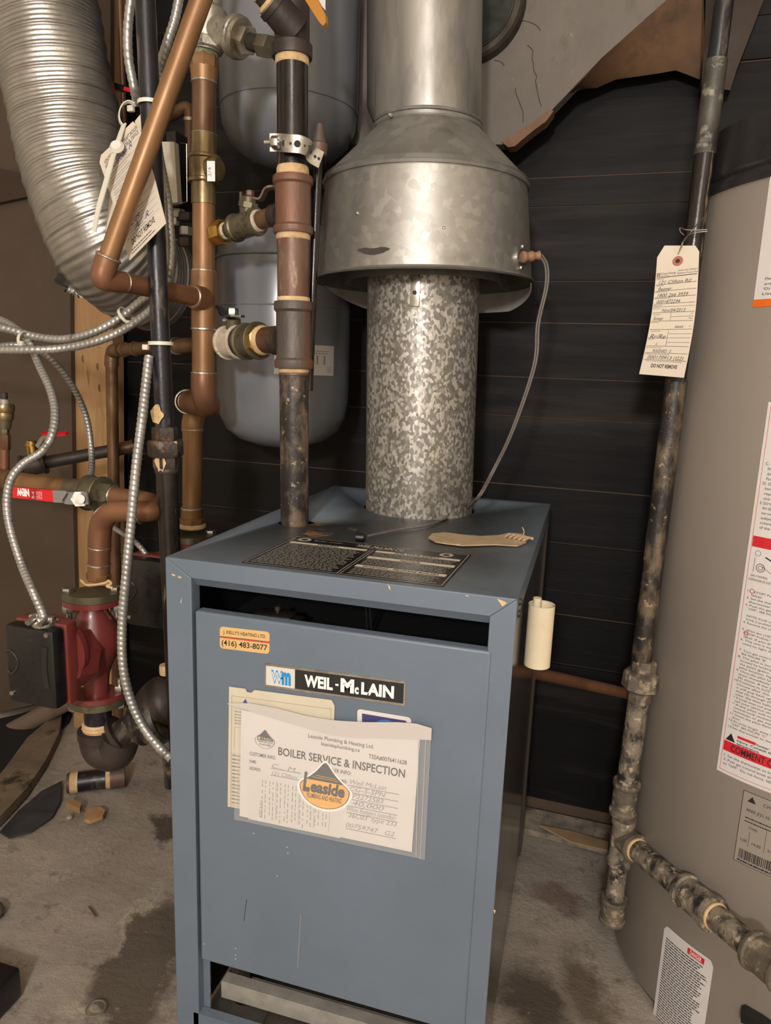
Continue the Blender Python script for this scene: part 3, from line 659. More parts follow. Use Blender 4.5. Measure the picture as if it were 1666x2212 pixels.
    ye = mat('logo_yellow', '#e3a63c', rough=.45)
    k.up(); k.poly(drop(w*.50, h*.412, w*.157, 1), 'whiteink'); k.up(); k.poly(drop(w*.50, h*.415, w*.143, 1), I); k.up()
    dr = drop(w*.50, h*.415, w*.138, 1); k.poly([(x, y) for x, y in dr if y < h*.415+w*.045], ye); k.up()
    for j in range(2): k.line((w*.43+j*.004, h*.415+w*(.062+j*.012)), (w*.575-j*.002, h*.415+w*(.060+j*.012)), .0005, ye)
    k.text('L', w*.375, h*.375, h*.16, I, w*.042, bold=.05, shear=.15).text('easide', w*.42, h*.375, h*.10, I, w*.195, bold=.045, shear=.12)
    k.text('PLUMBING AND HEATING', w*.40, h*.315, h*.042, I, w*.20, bold=.02, shear=.15)
    k.poly(drop(w*.145, h*.76, w*.058, 1), I); k.up(); dr = drop(w*.145, h*.76, w*.055, 1)
    k.poly([(x, y) for x, y in dr if y < h*.76+w*.018], 'paper'); k.up()
    k.text('Leaside', w*.10, h*.76, h*.038, I, w*.095, bold=.03, shear=.12).text('PLUMBING AND HEATING', w*.103, h*.74, h*.014, I, w*.09, bold=.02).text('416-423-8682', w*.112, h*.715, h*.017, I, w*.072, bold=.02)
    k.build('printing', form)
    # clear film with weld edges and frosted zip strip
    m, nt, b = nodes('clear_film'); b.inputs['Base Color'].default_value = srgb('#e8e6e0'); b.inputs['Roughness'].default_value = .08
    b.inputs['Alpha'].default_value = .10; b.inputs['Specular IOR Level'].default_value = .6
    bm = N(nt, 'ShaderNodeBump', Strength=.5, Distance=.004); nt.links.new(noise(nt, vec(nt), 14, 4), bm.inputs['Height']); nt.links.new(bm.outputs[0], b.inputs['Normal'])
    M['film'] = m
    fq = [P(506, 1770, -.0078), P(918, 1857, -.0078), P(932, 1580, -.0078), P(512, 1530, -.0078)]
    MB().prism(fq, (0, -.0002, 0)).build('plastic_film', 'film', T)
    m2, nt, b = nodes('frosted_zip'); b.inputs['Base Color'].default_value = srgb('#c8c1bb'); b.inputs['Roughness'].default_value = .35; b.inputs['Alpha'].default_value = .85
    top = [(492, 1519), (540, 1519), (600, 1530), (660, 1546), (720, 1556), (790, 1560), (860, 1560), (900, 1563), (933, 1573)]
    bot = [(492, 1521), (540, 1536), (600, 1554), (660, 1572), (720, 1588), (760, 1593), (820, 1594), (880, 1596), (932, 1599)]
    rs = [[P(a[0], a[1], -.0085), P(b_[0], b_[1], -.0085), P(b_[0], b_[1], -.0079), P(a[0], a[1], -.0079)] for a, b_ in zip(top, bot)]
    MB().rings(rs).build('zip_strip', m2, T)
    for pts in ([(905, 1600), (899, 1850)], [(920, 1600), (908, 1855)]): MB().tube([P(*p, -.0082) for p in pts], .0004, 5, 3).build('weld_seam', m2, T)
documents()
# ------------------------------------------------------------------ flue
def flue():
    tab = [P(x, y, .42) for x, y in ((905, 1108), (907, 700), (915, 600), (921, 350), (927, 235), (927, 0), (927, -80))]; top = tab[-2]
    def cc(z):                                  # centre line
        q_ = [(p.z, p.x) for p in tab]; z_ = min(max(z, q_[0][0]), q_[-1][0])
        for (a0, b0), (a1, b1) in zip(q_, q_[1:]):
            if z_ <= a1+1e-9: return V((b0+(b1-b0)*(z_-a0)/(a1-a0), .42, z))
    zb = P(915, 600, .42).z
    T = thing('draft_hood', 'galvanized draft hood with flared skirt on a mottled pipe above the boiler', 'draft hood', (.206, .42, H))
    MB().lathe(cc(H-.03), cc(zb+.13), [(0, .0862), (1, .0862)], 64, cap=False).build('outlet_pipe', 'spangle_pipe', T)
    MB().tube([cc(H-.02)+V((-.035, -.0865*.92, 0)), cc(zb+.1)+V((-.035, -.0865*.92, 0))], .0012, 6, 2).build('pipe_seam', 'spangle_pipe', T) if False else None
    zt = P(925, 352, .42-.16).z
    z_rim = P(915, 578, .42-.172).z; z_cone = P(925, 345, .42-.15).z; z_neck = P(927, 235, .42-.08).z
    # build as one revolve per part, double walled
    a = cc(z_rim); b = cc(z_cone); R0, R1 = .1635, .1500
    prof = [(0, R0+.004), (.015, R0+.006), (.03, R0+.003), (.04, R0), (1, R1), (1, R1-.0012), (.04, R0-.0012), (0, R0-.001)]
    MB().lathe(a, b, prof, 96, cap=False).build('skirt', 'spangle_hood', T)
    c = cc(z_neck)
    MB().lathe(b, c, [(-.02, R1-.001), (-.02, R1+.003), (.02, R1+.0045), (.05, R1+.002), (.08, R1-.001), (.11, R1+.001), (.14, R1-.004), (.93, .079), (.95, .0805), (1, .0805), (1, .076), (.9, .076), (.0, R1-.003)], 96, cap=False).build('cone', 'spangle_cone', T)
    # inner baffle hanging lower at the sides (the inner skirt seen below the rim)
    MB().lathe(cc(z_rim-.002), cc(z_rim+.09), [(0, .120), (1, .088)], 64, cap=False).build('baffle', 'spangle_cone', T)
    rs = []
    for i in range(49):
        t = math.pi*i/48; dr = .030*min(1, math.sin(t)*1.5)+.0005; d_ = V((math.cos(t), math.sin(t), 0))
        rs.append([a+d_*(R0-.001), a+d_*(R0-.001)+V((0, 0, -dr)), a+d_*(R0+.0005)+V((0, 0, -dr)), a+d_*(R0+.0005)+V((0, 0, .002))])
    MB().rings(rs).build('rear_apron', mat('lit_galvanized_apron', [(.3, '#aeaca6'), (.7, '#c2c0ba')], 30, rough=.5, metal=.2), T)  # paler than the skirt: the lit inside is put into its colour
    rv = [(773, 461, .0036), (958, 493, .004), (957, 553, .0036), (766, 571, .003), (843, 248, .003)]
    def onskirt(x, y, R):
        d = ray(x, y); q = CL-a; A = d.x**2+d.y**2; Bq = q.x*d.x+q.y*d.y; C_ = q.x**2+q.y**2-R*R; s = (-Bq-math.sqrt(max(0, Bq*Bq-A*C_)))/A; return CL+d*s
    for x, y, r in rv:
        p = onskirt(x, y, R0-.008 if y > 300 else .086); n = V((p.x-a.x, p.y-a.y, 0)).normalized()
        MB().lathe(p-n*.003, p+n*.0035, [(0, r), (.4, r), (.8, r*.7), (1, r*.3)], 16).build('rivet', 'zinc' if (x, y) != (957, 553) else 'iron_cast', T)
    p = onskirt(807, 541, R0-.002); n = V((p.x-a.x, p.y-a.y, 0)).normalized(); u = V((n.y, -n.x, 0))
    k = Decal(lambda uu, vv, h: onp(p, n, u, uu, vv, h))
    def onp(p, n, u, uu, vv, h): return p+u*uu+V((0, 0, vv))+n*h
    sm = [(.022*math.cos(t)*(1+.2*math.sin(5*t)), .0042*math.sin(t)*(1+.4*math.sin(3*t))) for t in [i*.3 for i in range(21)]]
    k.h = .0012; k.poly([(-x, y) for x, y in sm], mat('soot_smudge', '#3b3633', rough=.8)); k.build('soot_smudge', T)
    # support strap between hood and pipe
    s0 = P(899, 580, .42-.088); MB().box(s0+V((0, .0, -.024)), (.014, .0015, .055), b=.0005).build('bracket', 'zinc', T)
    MB().lathe(P(896, 632, .42-.0895), P(896, 632, .42-.094), [(0, .003), (1, .0015)], 12).build('rivet', 'iron_cast', T)
    # spill switch at right
    s = onskirt(1123, 556, R0-.002); n = V((s.x-a.x, s.y-a.y, 0)).normalized()
    W = thing('spill_switch', 'small spill switch wrapped in orange-brown tape on the hood skirt', 'sensor', s)
    MB().lathe(s-n*.004, s+n*.004, [(0, .012), (.8, .012), (1, .008)], 20).build('sensor_disc', 'zinc', W)
    for q in (-.014, .014):
        MB().ball(s+n*.003+V((0, 0, q)), .003, 10).build('screw', 'zinc', W)
    e = P(1166, 552, s.y+.01); MB().tube([s+n*.003, s.lerp(e, .4), s.lerp(e, .7), e], lambda t: .0075*(1-.25*t)+.001*math.sin(14*t), 12, 5).build('taped_plug', 'pinktape', W)
    # upper flue
    F = thing('flue_pipe', 'shiny galvanized flue pipe rising from the draft hood cone', 'flue pipe', cc(z_neck-.01))
    up = P(927, -700, .42)
    MB().lathe(cc(z_neck-.01), up, [(0, .0765), (0, .0777), (1, .0777), (1, .0765)], 72, cap=False).build('pipe', 'spangle_flue', F)
    for dz in (.004, -.004): MB().torus(cc(z_neck+dz), (0, 0, 1), .0778, .0026, 72, 8).build('bead', 'spangle_cone', F)
    return e, a, R0
plug_end, hood_c, hoodR = flue()
# cable from the spill switch
cb = MB(); pts = [plug_end, P(1178, 575, .36), P(1178, 620, .35), P(1160, 700, .34), P(1152, 790, .33), P(1105, 930, .33), P(1062, 1020, .34), P(1030, 1076, .30)]
pts2 = [PZ(1000, 1103, H+.004), PZ(930, 1133, H+.003), PZ(860, 1145, H+.003), PZ(795, 1158, H+.004)]
T = thing('sensor_cable', 'thin two-strand cable drooping from the hood skirt onto the boiler top', 'cable', PZ(800, 1160, H))
for off in (0, .0032):
    q = [p+V((off, 0, off*.3)) for p in pts]+[p+V((0, off, 0)) for p in pts2]; MB().tube(q, .0014, 8, 8).build('strand', mat('cable_sheath', '#66615c', rough=.25) , T)
c = PZ(777, 1161, H+.005); MB().lathe(c+V((-.006, 0, 0)), c+V((.008, .002, 0)), [(0, .003), (.1, .0055), (.8, .0055), (1, .003)], 14).build('cable_end', 'blackplastic', T)
# torn tape strip
def kraft():
    z = H+.0015; pts = [(925, 1163), (935, 1154), (962, 1152), (1000, 1157), (1040, 1160), (1078, 1158), (1100, 1153), (1128, 1155), (1143, 1163), (1136, 1174), (1118, 1181), (1070, 1178), (1000, 1180), (965, 1176), (940, 1172)]
    m = MB().prism([PZ(x, y, z) for x, y in pts], (0, 0, .0015))
    for i in range(5):
        p = PZ(1090+i*10, 1160+2*i, z+.003); m.tube([p, p+V((.006, .006, .003)), p+V((.012, .0, .004))], .002, 6, 4)
    p = PZ(1130, 1158, z); m.tube([p, p+V((.001, .001, .006)), p+V((-.002, .002, .012))], .0008, 5, 4)
    tag(m.build('torn_tape_strip', 'kraft'), 'torn tan strip of tape lying on the boiler top right of the cable', 'tape')
kraft()
# ------------------------------------------------------------------ pipe helpers
def seg(T, name, m, a, b, w, kind='cyl', w1=None, lab=None):
    r = rad(w, a); r1 = rad(w1 if w1 else w, b) if True else r
    r1 = r*(w1/w) if w1 else r
    mb = MB()
    if kind == 'cyl': mb.cyl(a, b, r, r1)
    elif kind == 'coup': mb.coup(a, b, r)
    elif kind == 'hex': mb.hexa(a, b, r)
    elif kind == 'oct': mb.hexa(a, b, r, 8)
    elif kind == 'ring': mb.lathe(a, b, [(0, r*.92), (.25, r), (.75, r*1.01), (1, r*.94)], 32)
    o = mb.build(name, m, T)
    if lab: o['label'] = lab
    return o
def L2(a, b):                       # point at pixel height y along a line between two (px,py,Y)
    A, B = P(*a), P(*b)
    def f(y):
        lo, hi = -.5, 1.5
        for _ in range(40):
            m = (lo+hi)/2; p = A.lerp(B, m); q = p-CL; yy = 1106+FPX*q.dot(CD)/q.dot(CF)
            if (yy < y): lo = m
            else: hi = m
        return A.lerp(B, lo)
    return f
def LX(a, b):
    A, B = P(*a), P(*b); s = 1 if b[0] > a[0] else -1
    def f(x):
        lo, hi = -.5, 1.5
        for _ in range(40):
            m = (lo+hi)/2; p = A.lerp(B, m); q = p-CL; xx = 833+FPX*q.dot(CR)/q.dot(CF)
            if (xx-x)*s < 0: lo = m
            else: hi = m
        return A.lerp(B, lo)
    return f
# ------------------------------------------------------------------ supply riser
def riser():
    YR = .232; f = L2((631, 60, YR), (637, 1130, YR)); T = thing('supply_riser', 'thick iron supply riser with rusty tees entering the boiler top', 'pipe', f(1150))
    seg(T, 'pipe', 'iron_dusty', f(800), f(1175), 63)
    seg(T, 'thread_ring', 'tape', f(794), f(806), 66, 'ring'); seg(T, 'thread_ring', 'rust', f(804), f(812), 65, 'ring')
    seg(T, 'tee', 'rust', f(652), f(796), 76, 'coup', lab='rusty tee')
    seg(T, 'thread_ring', 'tape', f(640), f(656), 71, 'ring')
    seg(T, 'pipe', 'rust_pipe', f(515), f(646), 70)
    seg(T, 'thread_ring', 'tape', f(502), f(520), 73, 'ring')
    seg(T, 'tee', 'rust', f(382), f(506), 78, 'coup', lab='rusty tee')
    seg(T, 'thread_ring', 'tape', f(358), f(386), 70, 'ring')
    seg(T, 'pipe', 'iron_scr', f(138), f(364), 68)
    seg(T, 'thread_ring', 'tape', f(118), f(142), 73, 'ring')
    # upper tee and 45 degree branch
    a, b = f(126), f(-70); r = rad(74, a); seg(T, 'pipe', 'iron_scr', f(-65), f(-450), 66)
    MB().lathe(a, b, [(0, r*.9), (0, r*1.16), (.03, r*1.18), (.14, r*1.18), (.18, r*1.02), (1, r*1.02)], 40).build('tee', 'iron_cast', T)
    A, B = P(640, 70, YR-.005), P(560, -25, YR-.04); rr = rad(70, A)
    MB().lathe(A, B, [(0, rr), (.55, rr*.95), (.56, rr*1.02), (.68, rr*1.0)], 36).build('branch', 'iron_cast', T)
    MB().lathe(A.lerp(B, .66), A.lerp(B, .78), [(0, rr*.8), (.5, rr*.92), (1, rr*.8)], 32).build('thread_ring', 'tape', T)
    MB().lathe(A.lerp(B, .72), A.lerp(B, 1.7), [(0, rr*.68), (1, rr*.68)], 32).build('branch_pipe', 'iron_cast', T)
    MB().torus(A.lerp(B, .93), B-A, rr*.70, .0012).build('compound_ring', 'tape_white', T)
    # tee collars
    for (x, y), w in (((606, 465), 48), ((610, 735), 60)):
        p = P(x, y, YR); q = P(x-18, y+2, YR+.006); MB().lathe(p, q, [(0, rad(w, p)), (.9, rad(w, p)), (1, rad(w, p)*.9)], 32).build('tee_outlet', 'iron_cast', T)
    return f
fr = riser()
def strap_band():
    T = thing('pipe_strap', 'perforated galvanized strap bolted round the riser and the thin rod', 'pipe strap', fr(330))
    c = fr(318); R = rad(72, c); pts = []
    for i in range(13):
        a = math.radians(200+i*11.5); pts.append(c+V((R*1.03*math.cos(a), R*1.03*math.sin(a), .002*math.sin(i))))
    e = P(676, 322, .225); e2 = P(693, 352, .235)
    path = [P(583, 310, .195)]+pts+[e, e2]
    path = [P(583, 308, .20), P(603, 308, .202), P(625, 310, .200), P(648, 312, .203), P(666, 320, .212), P(674, 334, .218), P(694, 346, .226)]
    wd = V((0, 0, 1)); MB().strap(path, wd, .021, .0012).build('band', 'zinc', T)
    k = MB()
    sp = spline(path, 8)
    for i, r in ((12, .0034), (17, .0016), (22, .0042), (28, .0016), (33, .0042), (38, .0018), (43, .002), (46, .0018)):
        p = sp[min(i, len(sp)-1)]; n = (CL-p); n.z = 0; n.normalize(); k.lathe(p+n*.0006, p+n*.0011, [(0, r), (1, r)], 14)
    k.build('hole', 'black_in', T)
    p = P(583, 308, .195); MB().hexa(p+V((.012, 0, 0)), p+V((.003, -.001, 0)), .0075).cyl(p+V((-.006, -.002, 0)), p+V((.014, 0, 0)), .0032, seg=12).build('bolt', 'zinc', T)
    q = L2((688, 330, .262), (674, 680, .262))
    R_ = thing('support_rod', 'thin dark rod standing behind the riser below the strap', 'rod', q(1100))
    MB().cyl(q(325), q(1075), .0058, seg=14).build('rod', 'iron_scr', R_)
    a = q(335); MB().lathe(a, q(268), [(0, .011), (.35, .0125), (.4, .010), (1, .0045)], 20).build('rusty_cap', 'rust', R_)
strap_band()
# orange handle at the top and its paper tag
T = thing('orange_lever', 'orange vinyl valve lever poking in at the top beside the riser', 'valve handle', P(690, 40, .15))
MB().prism([P(640, -30, .17), P(672, -30, .17), P(703, 32, .16), P(704, 48, .16), P(698, 56, .16), P(690, 48, .16)], (0, .008, 0)).build('grip', 'orange', T)
tag(MB().prism([P(680, -40, .19), P(703, -40, .19), P(703, 22, .19), P(684, 0, .19)], (0, .0006, 0)).build('paper_tag', 'paper'), 'small white paper tag behind the orange lever', 'tag')
# ------------------------------------------------------------------ valve branches off the riser
def branch_hi():
    A, B = (604, 463, .232), (470, 505, .275); f = LX(A, B)
    T = thing('drain_ball_valve', 'upper branch ball valve with a rusty red lever beside the riser', 'valve', f(535))
    seg(T, 'nipple', 'copper_dk', f(604), f(556), 40)
    seg(T, 'union_nut', 'tape_white', f(563), f(548), 47, 'ring')
    seg(T, 'valve_body', 'brass_dull', f(558), f(506), 54, 'coup')
    seg(T, 'hex_nut', 'brass_dull', f(545), f(556), 58, 'oct')
    seg(T, 'valve_neck', 'brass_dull', f(530), f(510), 44, 'oct')
    seg(T, 'nipple', 'iron_cast', f(512), f(488), 32)
    seg(T, 'thread_ring', 'tape_white', f(492), f(484), 36, 'ring')
    seg(T, 'bushing', 'brass_bright', f(488), f(466), 54, 'oct')
    s = f(532); u = P(540, 418, s.y-.004); MB().cyl(s, s.lerp(u, .88), .011, seg=20).lathe(s.lerp(u, .55), s.lerp(u, .72), [(0, .014), (1, .014)], 8).build('stem', 'brass_dull', T)
    y = s.y-.004
    MB().hexa(P(540, 424, y), P(540, 412, y), .0058).build('nut', 'rust', T)
    MB().strap([P(528, 428, y), P(545, 428, y), P(562, 431, y), P(569, 422, y), P(575, 410, y), P(585, 405, y), P(604, 407, y+.01)], V((0, 1, 0)), .012, .0028).build('lever', 'rust', T)['label'] = 'rusty red lever'
    MB().box(P(524, 435, y), (.003, .012, .022)).build('stop_tab', 'brass_dull', T)
def branch_lo():
    A, B = (604, 733, .232), (240, 757, .47); f = LX(A, B)
    T = thing('feed_water_pipe', 'feed water pipe with check valve running left behind the copper return', 'pipe', f(300))
    seg(T, 'nipple', 'copper_dk', f(604), f(566), 58)
    seg(T, 'thread_ring', 'tape', f(575), f(558), 64, 'ring')
    seg(T, 'union_nut', 'brass_bright', f(568), f(557), 70, 'oct')
    seg(T, 'union_body', 'brass_dull', f(560), f(530), 72, 'coup')
    seg(T, 'thread_ring', 'tape_white', f(534), f(524), 64, 'ring'); seg(T, 'collar', 'iron', f(526), f(519), 66, 'ring')
    seg(T, 'check_valve', 'tape_white', f(520), f(489), 66, 'coup')
    seg(T, 'elbow_end', 'iron_cast', f(492), f(466), 48)
    s = f(506); u = P(503, 672, s.y-.01); MB().cyl(s, s.lerp(u, .75), .011, seg=18).build('stem', 'brass_dull', T)
    y = u.y; MB().hexa(P(503, 682, y), P(503, 666, y), .0085).box(P(510, 683, y), (.022, .012, .003)).build('nut', 'zinc', T)
    MB().strap([P(503, 684, y), P(484, 682, y), P(478, 668, y+.01), P(466, 662, y+.02), P(450, 664, y+.04)], V((0, 1, 0)), .016, .003).build('lever', 'blackplastic', T)['label'] = 'black vinyl lever'
    MB().box(P(490, 692, y), (.008, .01, .003)).build('stop_tab', 'zinc', T)
    seg(T, 'pipe', 'copper_dk', f(468), f(372), 34, w1=34)
    seg(T, 'solder_ring', 'solder', f(384), f(380), 38, 'ring')
    seg(T, 'reducer', 'copper_dk', f(384), f(362), 36, w1=30)
    seg(T, 'pipe', 'copper_dk', f(365), f(262), 28)
    for x in (296, 272): seg(T, 'solder_ring', 'copper_dk', f(x), f(x-4), 32, 'ring')
    e = f(262); g = L2((241, 782, .47), (252, 1400, .47)); r = rad(28, e)
    MB().tube([e, e.lerp(f(240), .6)+V((-.002, 0, -.001)), f(240)+V((.003, 0, -.006)), g(778), g(792)], r*1.06, 18, 6).build('elbow', 'copper_dk', T)
    seg(T, 'solder_ring', 'copper_dk', g(782), g(787), 30, 'ring')
    seg(T, 'pipe', 'copper_dk', g(785), g(1560), 25)
branch_hi(); branch_lo()
# ------------------------------------------------------------------ copper return
def copper_return():
    YC = .275; f = L2((441, 110, YC), (440, 870, YC))
    T = thing('copper_return', 'wide vertical copper return pipe with brass tee between black pipe and riser', 'pipe', P(415, 1150, .33))
    seg(T, 'adapter', 'copper', f(118), f(150), 64, 'oct'); seg(T, 'thread_ring', mat('green_patina', [(.3, '#5d6a52'), (.7, '#8d8a66')], 60, rough=.6, bump=.4), f(106), f(126), 62, 'ring')
    seg(T, 'adapter', 'copper', f(148), f(182), 60, w1=54); seg(T, 'solder_ring', 'solder', f(176), f(182), 56, 'ring')
    seg(T, 'pipe', 'copper_dk', f(180), f(295), 52)
    seg(T, 'coupling', 'brass', f(290), f(336), 55); seg(T, 'solder_ring', 'solder', f(289), f(292), 56, 'ring')
    seg(T, 'tee', 'brass', f(336), f(396), 61, 'coup')
    a = f(368)+V((.012, -.004, 0)); MB().lathe(a, a+V((.016, -.002, 0)), [(0, .016), (.8, .016), (1, .013)], 24).build('tee_plug', 'brass', T)
    p = P(457, 370, YC-.0225); k = Decal(plane_fn(p, (1, .25, 0), (0, 0, 1))); k.h = .0006; k.rect(-.006, -.013, .005, .013, 'whiteink'); k.up(); k.text('3/4', 0, -.007, .005, 'greyink', .012, rot=math.pi/2); k.build('size_sticker', T)
    seg(T, 'coupling', 'brass', f(396), f(442), 54)
    seg(T, 'pipe', 'copper', f(440), f(590), 49)
    seg(T, 'solder_ring', 'solder', f(583), f(587), 52, 'ring')
    seg(T, 'tee', 'copper', f(586), f(712), 54)
    seg(T, 'solder_ring', 'solder', f(708), f(714), 55, 'ring')
    seg(T, 'pipe', 'copper', f(712), f(806), 50); seg(T, 'solder_ring', 'solder', f(803), f(808), 54, 'ring')
    r = rad(53, f(850)); g = L2((416, 905, .335), (415, 1120, .335))
    MB().tube([f(806), f(835), f(862)+V((-.001, .006, 0)), f(874)+V((-.008, .025, -.002)), P(408, 868, .325)], lambda t: r*1.02, 28, 7).build('elbow', 'copper_red', T)
    MB().torus(P(405, 868, .322), (-1, 1.6, 0), r*1.0, .0016).build('solder_ring', 'solder', T)
    MB().tube([P(408, 868, .325), P(405, 872, .340)+V((0, .01, 0)), g(890)+V((0, .006, 0)), g(915), g(932)], r*.93, 28, 7).build('elbow', 'copper', T)
    seg(T, 'solder_ring', 'solder', g(924), g(929), 46, 'ring')
    seg(T, 'pipe', 'copper', g(928), g(1100), 42)
    seg(T, 'solder_ring', 'solder', g(1095), g(1100), 47, 'ring'); seg(T, 'adapter', 'copper', g(1098), g(1120), 47)
    seg(T, 'adapter', 'copper', g(1118), g(1130), 56, 'oct'); seg(T, 'thread_ring', 'tape', g(1130), g(1140), 58, 'ring')
    return f, g
fc, gc = copper_return()
# tilted copper branch
def tilted():
    A, B = (445, -30, .11), (222, 590, .085); f = L2(A, B)
    T = thing('tilted_copper_pipe', 'long tilted copper pipe crossing in front of the paper tags', 'pipe', P(240, 600, .09))
    seg(T, 'pipe', 'copper', f(-300), f(560), 47)
    MB().torus(f(556), f(540)-f(570), rad(51, f(556)), .0014).build('solder_ring', 'solder', T)
    e = P(236, 608, .092); r = rad(50, f(570)); h = LX((248, 606, .10), (440, 645, .262))
    MB().tube([f(552), f(575), P(222, 600, .086), P(240, 607, .098), h(272)], lambda t: r*(1.03-.1*t), 26, 7).build('elbow', 'copper_red', T)
    MB().torus(h(268), h(270)-h(262), rad(41, h(268)), .0012).build('solder_ring', 'solder', T)
    seg(T, 'pipe', 'copper_red', h(262), h(418), 42, w1=44)
    seg(T, 'solder_ring', 'solder', h(416), h(420), 43, 'ring')
    seg(T, 'tee_outlet', 'copper_red', h(417), h(438), 50)
tilted()
# flow valve at top (cast silver)
def silver_valve():
    Y = .27; T = thing('silver_relief_valve', 'cast silver relief valve on top of the copper return pipe', 'valve', P(445, 115, Y))
    m = MB().lathe(P(445, 112, Y), P(455, -50, Y), [(0, rad(66, P(445, 90, Y))*.92), (.14, .024), (.16, .0225), (.35, .026), (.55, .025), (.62, .018), (.8, .016), (.81, .020), (1, .02)], 32)
    m.build('body', 'castsilver', T)
    MB().hexa(P(446, 110, Y), P(447, 86, Y), .0245, 8).build('hex_base', 'castsilver', T)
    a, b = P(455, 62, Y), P(524, 84, Y-.012)
    MB().lathe(a, b, [(0, .020), (.6, .019), (.72, .022), (.74, .0255), (.84, .0265), (.87, .025), (.94, .0255), (1, .023)], 36).build('side_chamber', 'castsilver', T)
    c = P(540, 90, Y-.016); MB().hexa(b, c, .018).build('hex_nut', 'castsilver', T)
    d = P(562, 97, Y-.02); MB().cyl(c, d, .0105).build('outlet_tube', 'iron_cast', T)
    e = P(584, 102, Y-.024); MB().hexa(d, e, .0145).build('outlet_nut', 'brass_dull', T)
    p = P(486, 68, Y-.05); n = (CL-p).normalized(); k = Decal(plane_fn(P(484, 78, Y-.045), (1, -.4, 0), (0, 0, 1))); k.text('3/4', 0, 0, .009, 'greyink', .014, shear=.2); k.build('cast_mark', T)
silver_valve()
# ------------------------------------------------------------------ black gas pipe at left
def gas_left():
    Y = .15; f = L2((314, 0, Y), (366, 1150, Y)); T = thing('left_gas_pipe', 'black iron gas pipe with a chipped union left of the boiler', 'pipe', f(1700))
    f2 = L2((340, 700, Y), (357, 1100, Y))
    seg(T, 'pipe', 'iron', f(-500), f(930), 46)
    seg(T, 'union_top', 'iron_paint', f(922), f(952), 56, 'hex')
    seg(T, 'union_nut', 'iron_paint', f(950), f(986), 76, 'hex')
    seg(T, 'union_base', 'iron_paint', f(984), f(1012), 56, 'hex')
    seg(T, 'thread_ring', 'iron_cast', f(1010), f(1022), 50, 'ring')
    seg(T, 'pipe', 'iron_scr', f(1018), f(1800), 45)
    # paint smears
    k = MB()
    for x, y, s in ((338, 893, .011), (345, 880, .006), (346, 1020, .006), (349, 990, .008), (362, 800, .007)):
        p = P(x, y, Y-.0155); k.ball(p+V((0, .0008, 0)), s*.5, 8, 1.5)
    for (x, y, s) in ((338, 893, .011), (348, 1000, .010), (364, 828, .006)):
        sm = Decal(lambda u, v, h: V((u, Y-.0158-h, v))); c = P(x, y, Y-.0155); pts = [(c.x+s*math.cos(a)*(.6+.5*random.random()), c.z+1.3*s*math.sin(a)*(.6+.5*random.random())) for a in [i*.42 for i in range(15)]]
        sm.poly([(min(max(q[0], f(y).x-.0105), f(y).x+.0105), q[1]) for q in pts], 'tape'); sm.build('plaster_smear', T)
gas_left()
# conduits
def cable(name, label, pts, w, pitch=.0068, extra=None, amp=.17, group=None, m='conduit'):
    p0 = pts[len(pts)//2]; r = rad(w, p0); mb = conduit(MB(), pts, r, pitch, 14, amp)
    o = mb.build(name, m, None, ang=60); tag(o, label, 'cable', 'armored cables among the pipes'); return o
q = lambda *a: [P(*p) for p in a]
cable('armored_cable', 'armored cable hanging along the left edge of the left black gas pipe at the top', q((330, -380, .16), (300, -120, .16), (286, -20, .16), (278, 40, .16), (276, 90, .16), (280, 140, .165), (290, 190, .17), (297, 225, .185)), 21, .0085)
cable('armored_cable', 'armored cable passing behind the top of the tilted copper pipe', q((480, -380, .20), (410, -110, .20), (390, -20, .20), (378, 40, .20), (362, 90, .20), (350, 130, .205), (345, 170, .215), (338, 260, .225), (343, 330, .215), (360, 420, .19), (366, 480, .185), (369, 540, .185), (360, 610, .185), (330, 665, .20), (270, 710, .20), (215, 735, .19), (140, 752, .18), (60, 756, .16), (-60, 752, .15), (-280, 720, .14)), 20, .0072)
cable('armored_cable', 'armored cable sweeping left above its twin into the frame edge', q((365, 560, .215), (345, 620, .215), (300, 655, .215), (255, 690, .21), (200, 718, .20), (140, 733, .195), (80, 728, .19), (20, 712, .18), (-60, 690, .17), (-260, 600, .16)), 19, .0072)
cable('armored_cable', 'armored cable looping down to the front red pump', q((-40, 675, .21), (20, 700, .20), (60, 735, .19), (85, 790, .18), (108, 840, .16), (119, 890, .14), (112, 940, .12), (90, 975, .11), (50, 1002, .095), (24, 1035, .085), (15, 1085, .08), (22, 1140, .075), (45, 1215, .07), (70, 1275, .050), (90, 1320, .05), (97, 1345, .046)), 19, .0062)
cable('armored_cable', 'armored cable curving down across the pine stud', q((-40, 755, .21), (30, 745, .22), (80, 755, .24), (120, 785, .26), (160, 840, .29), (186, 900, .31), (196, 960, .31), (198, 1010, .29), (190, 1045, .26)), 14, .0062)
cable('armored_cable', 'thick armored cable hanging in front of the left black gas pipe', q((322, 770, .135), (314, 840, .12), (305, 920, .10), (294, 1010, .09), (285, 1110, .08), (274, 1230, .07), (264, 1350, .065), (266, 1440, .06), (282, 1510, .06), (310, 1570, .06), (345, 1615, .055), (372, 1640, .05)), 21, .0068)
cable('armored_cable', 'short armored cable entering the second pump box', q((230, 1130, .28), (255, 1146, .27), (285, 1165, .26), (305, 1184, .255), (320, 1205, .255)), 12, .0062)
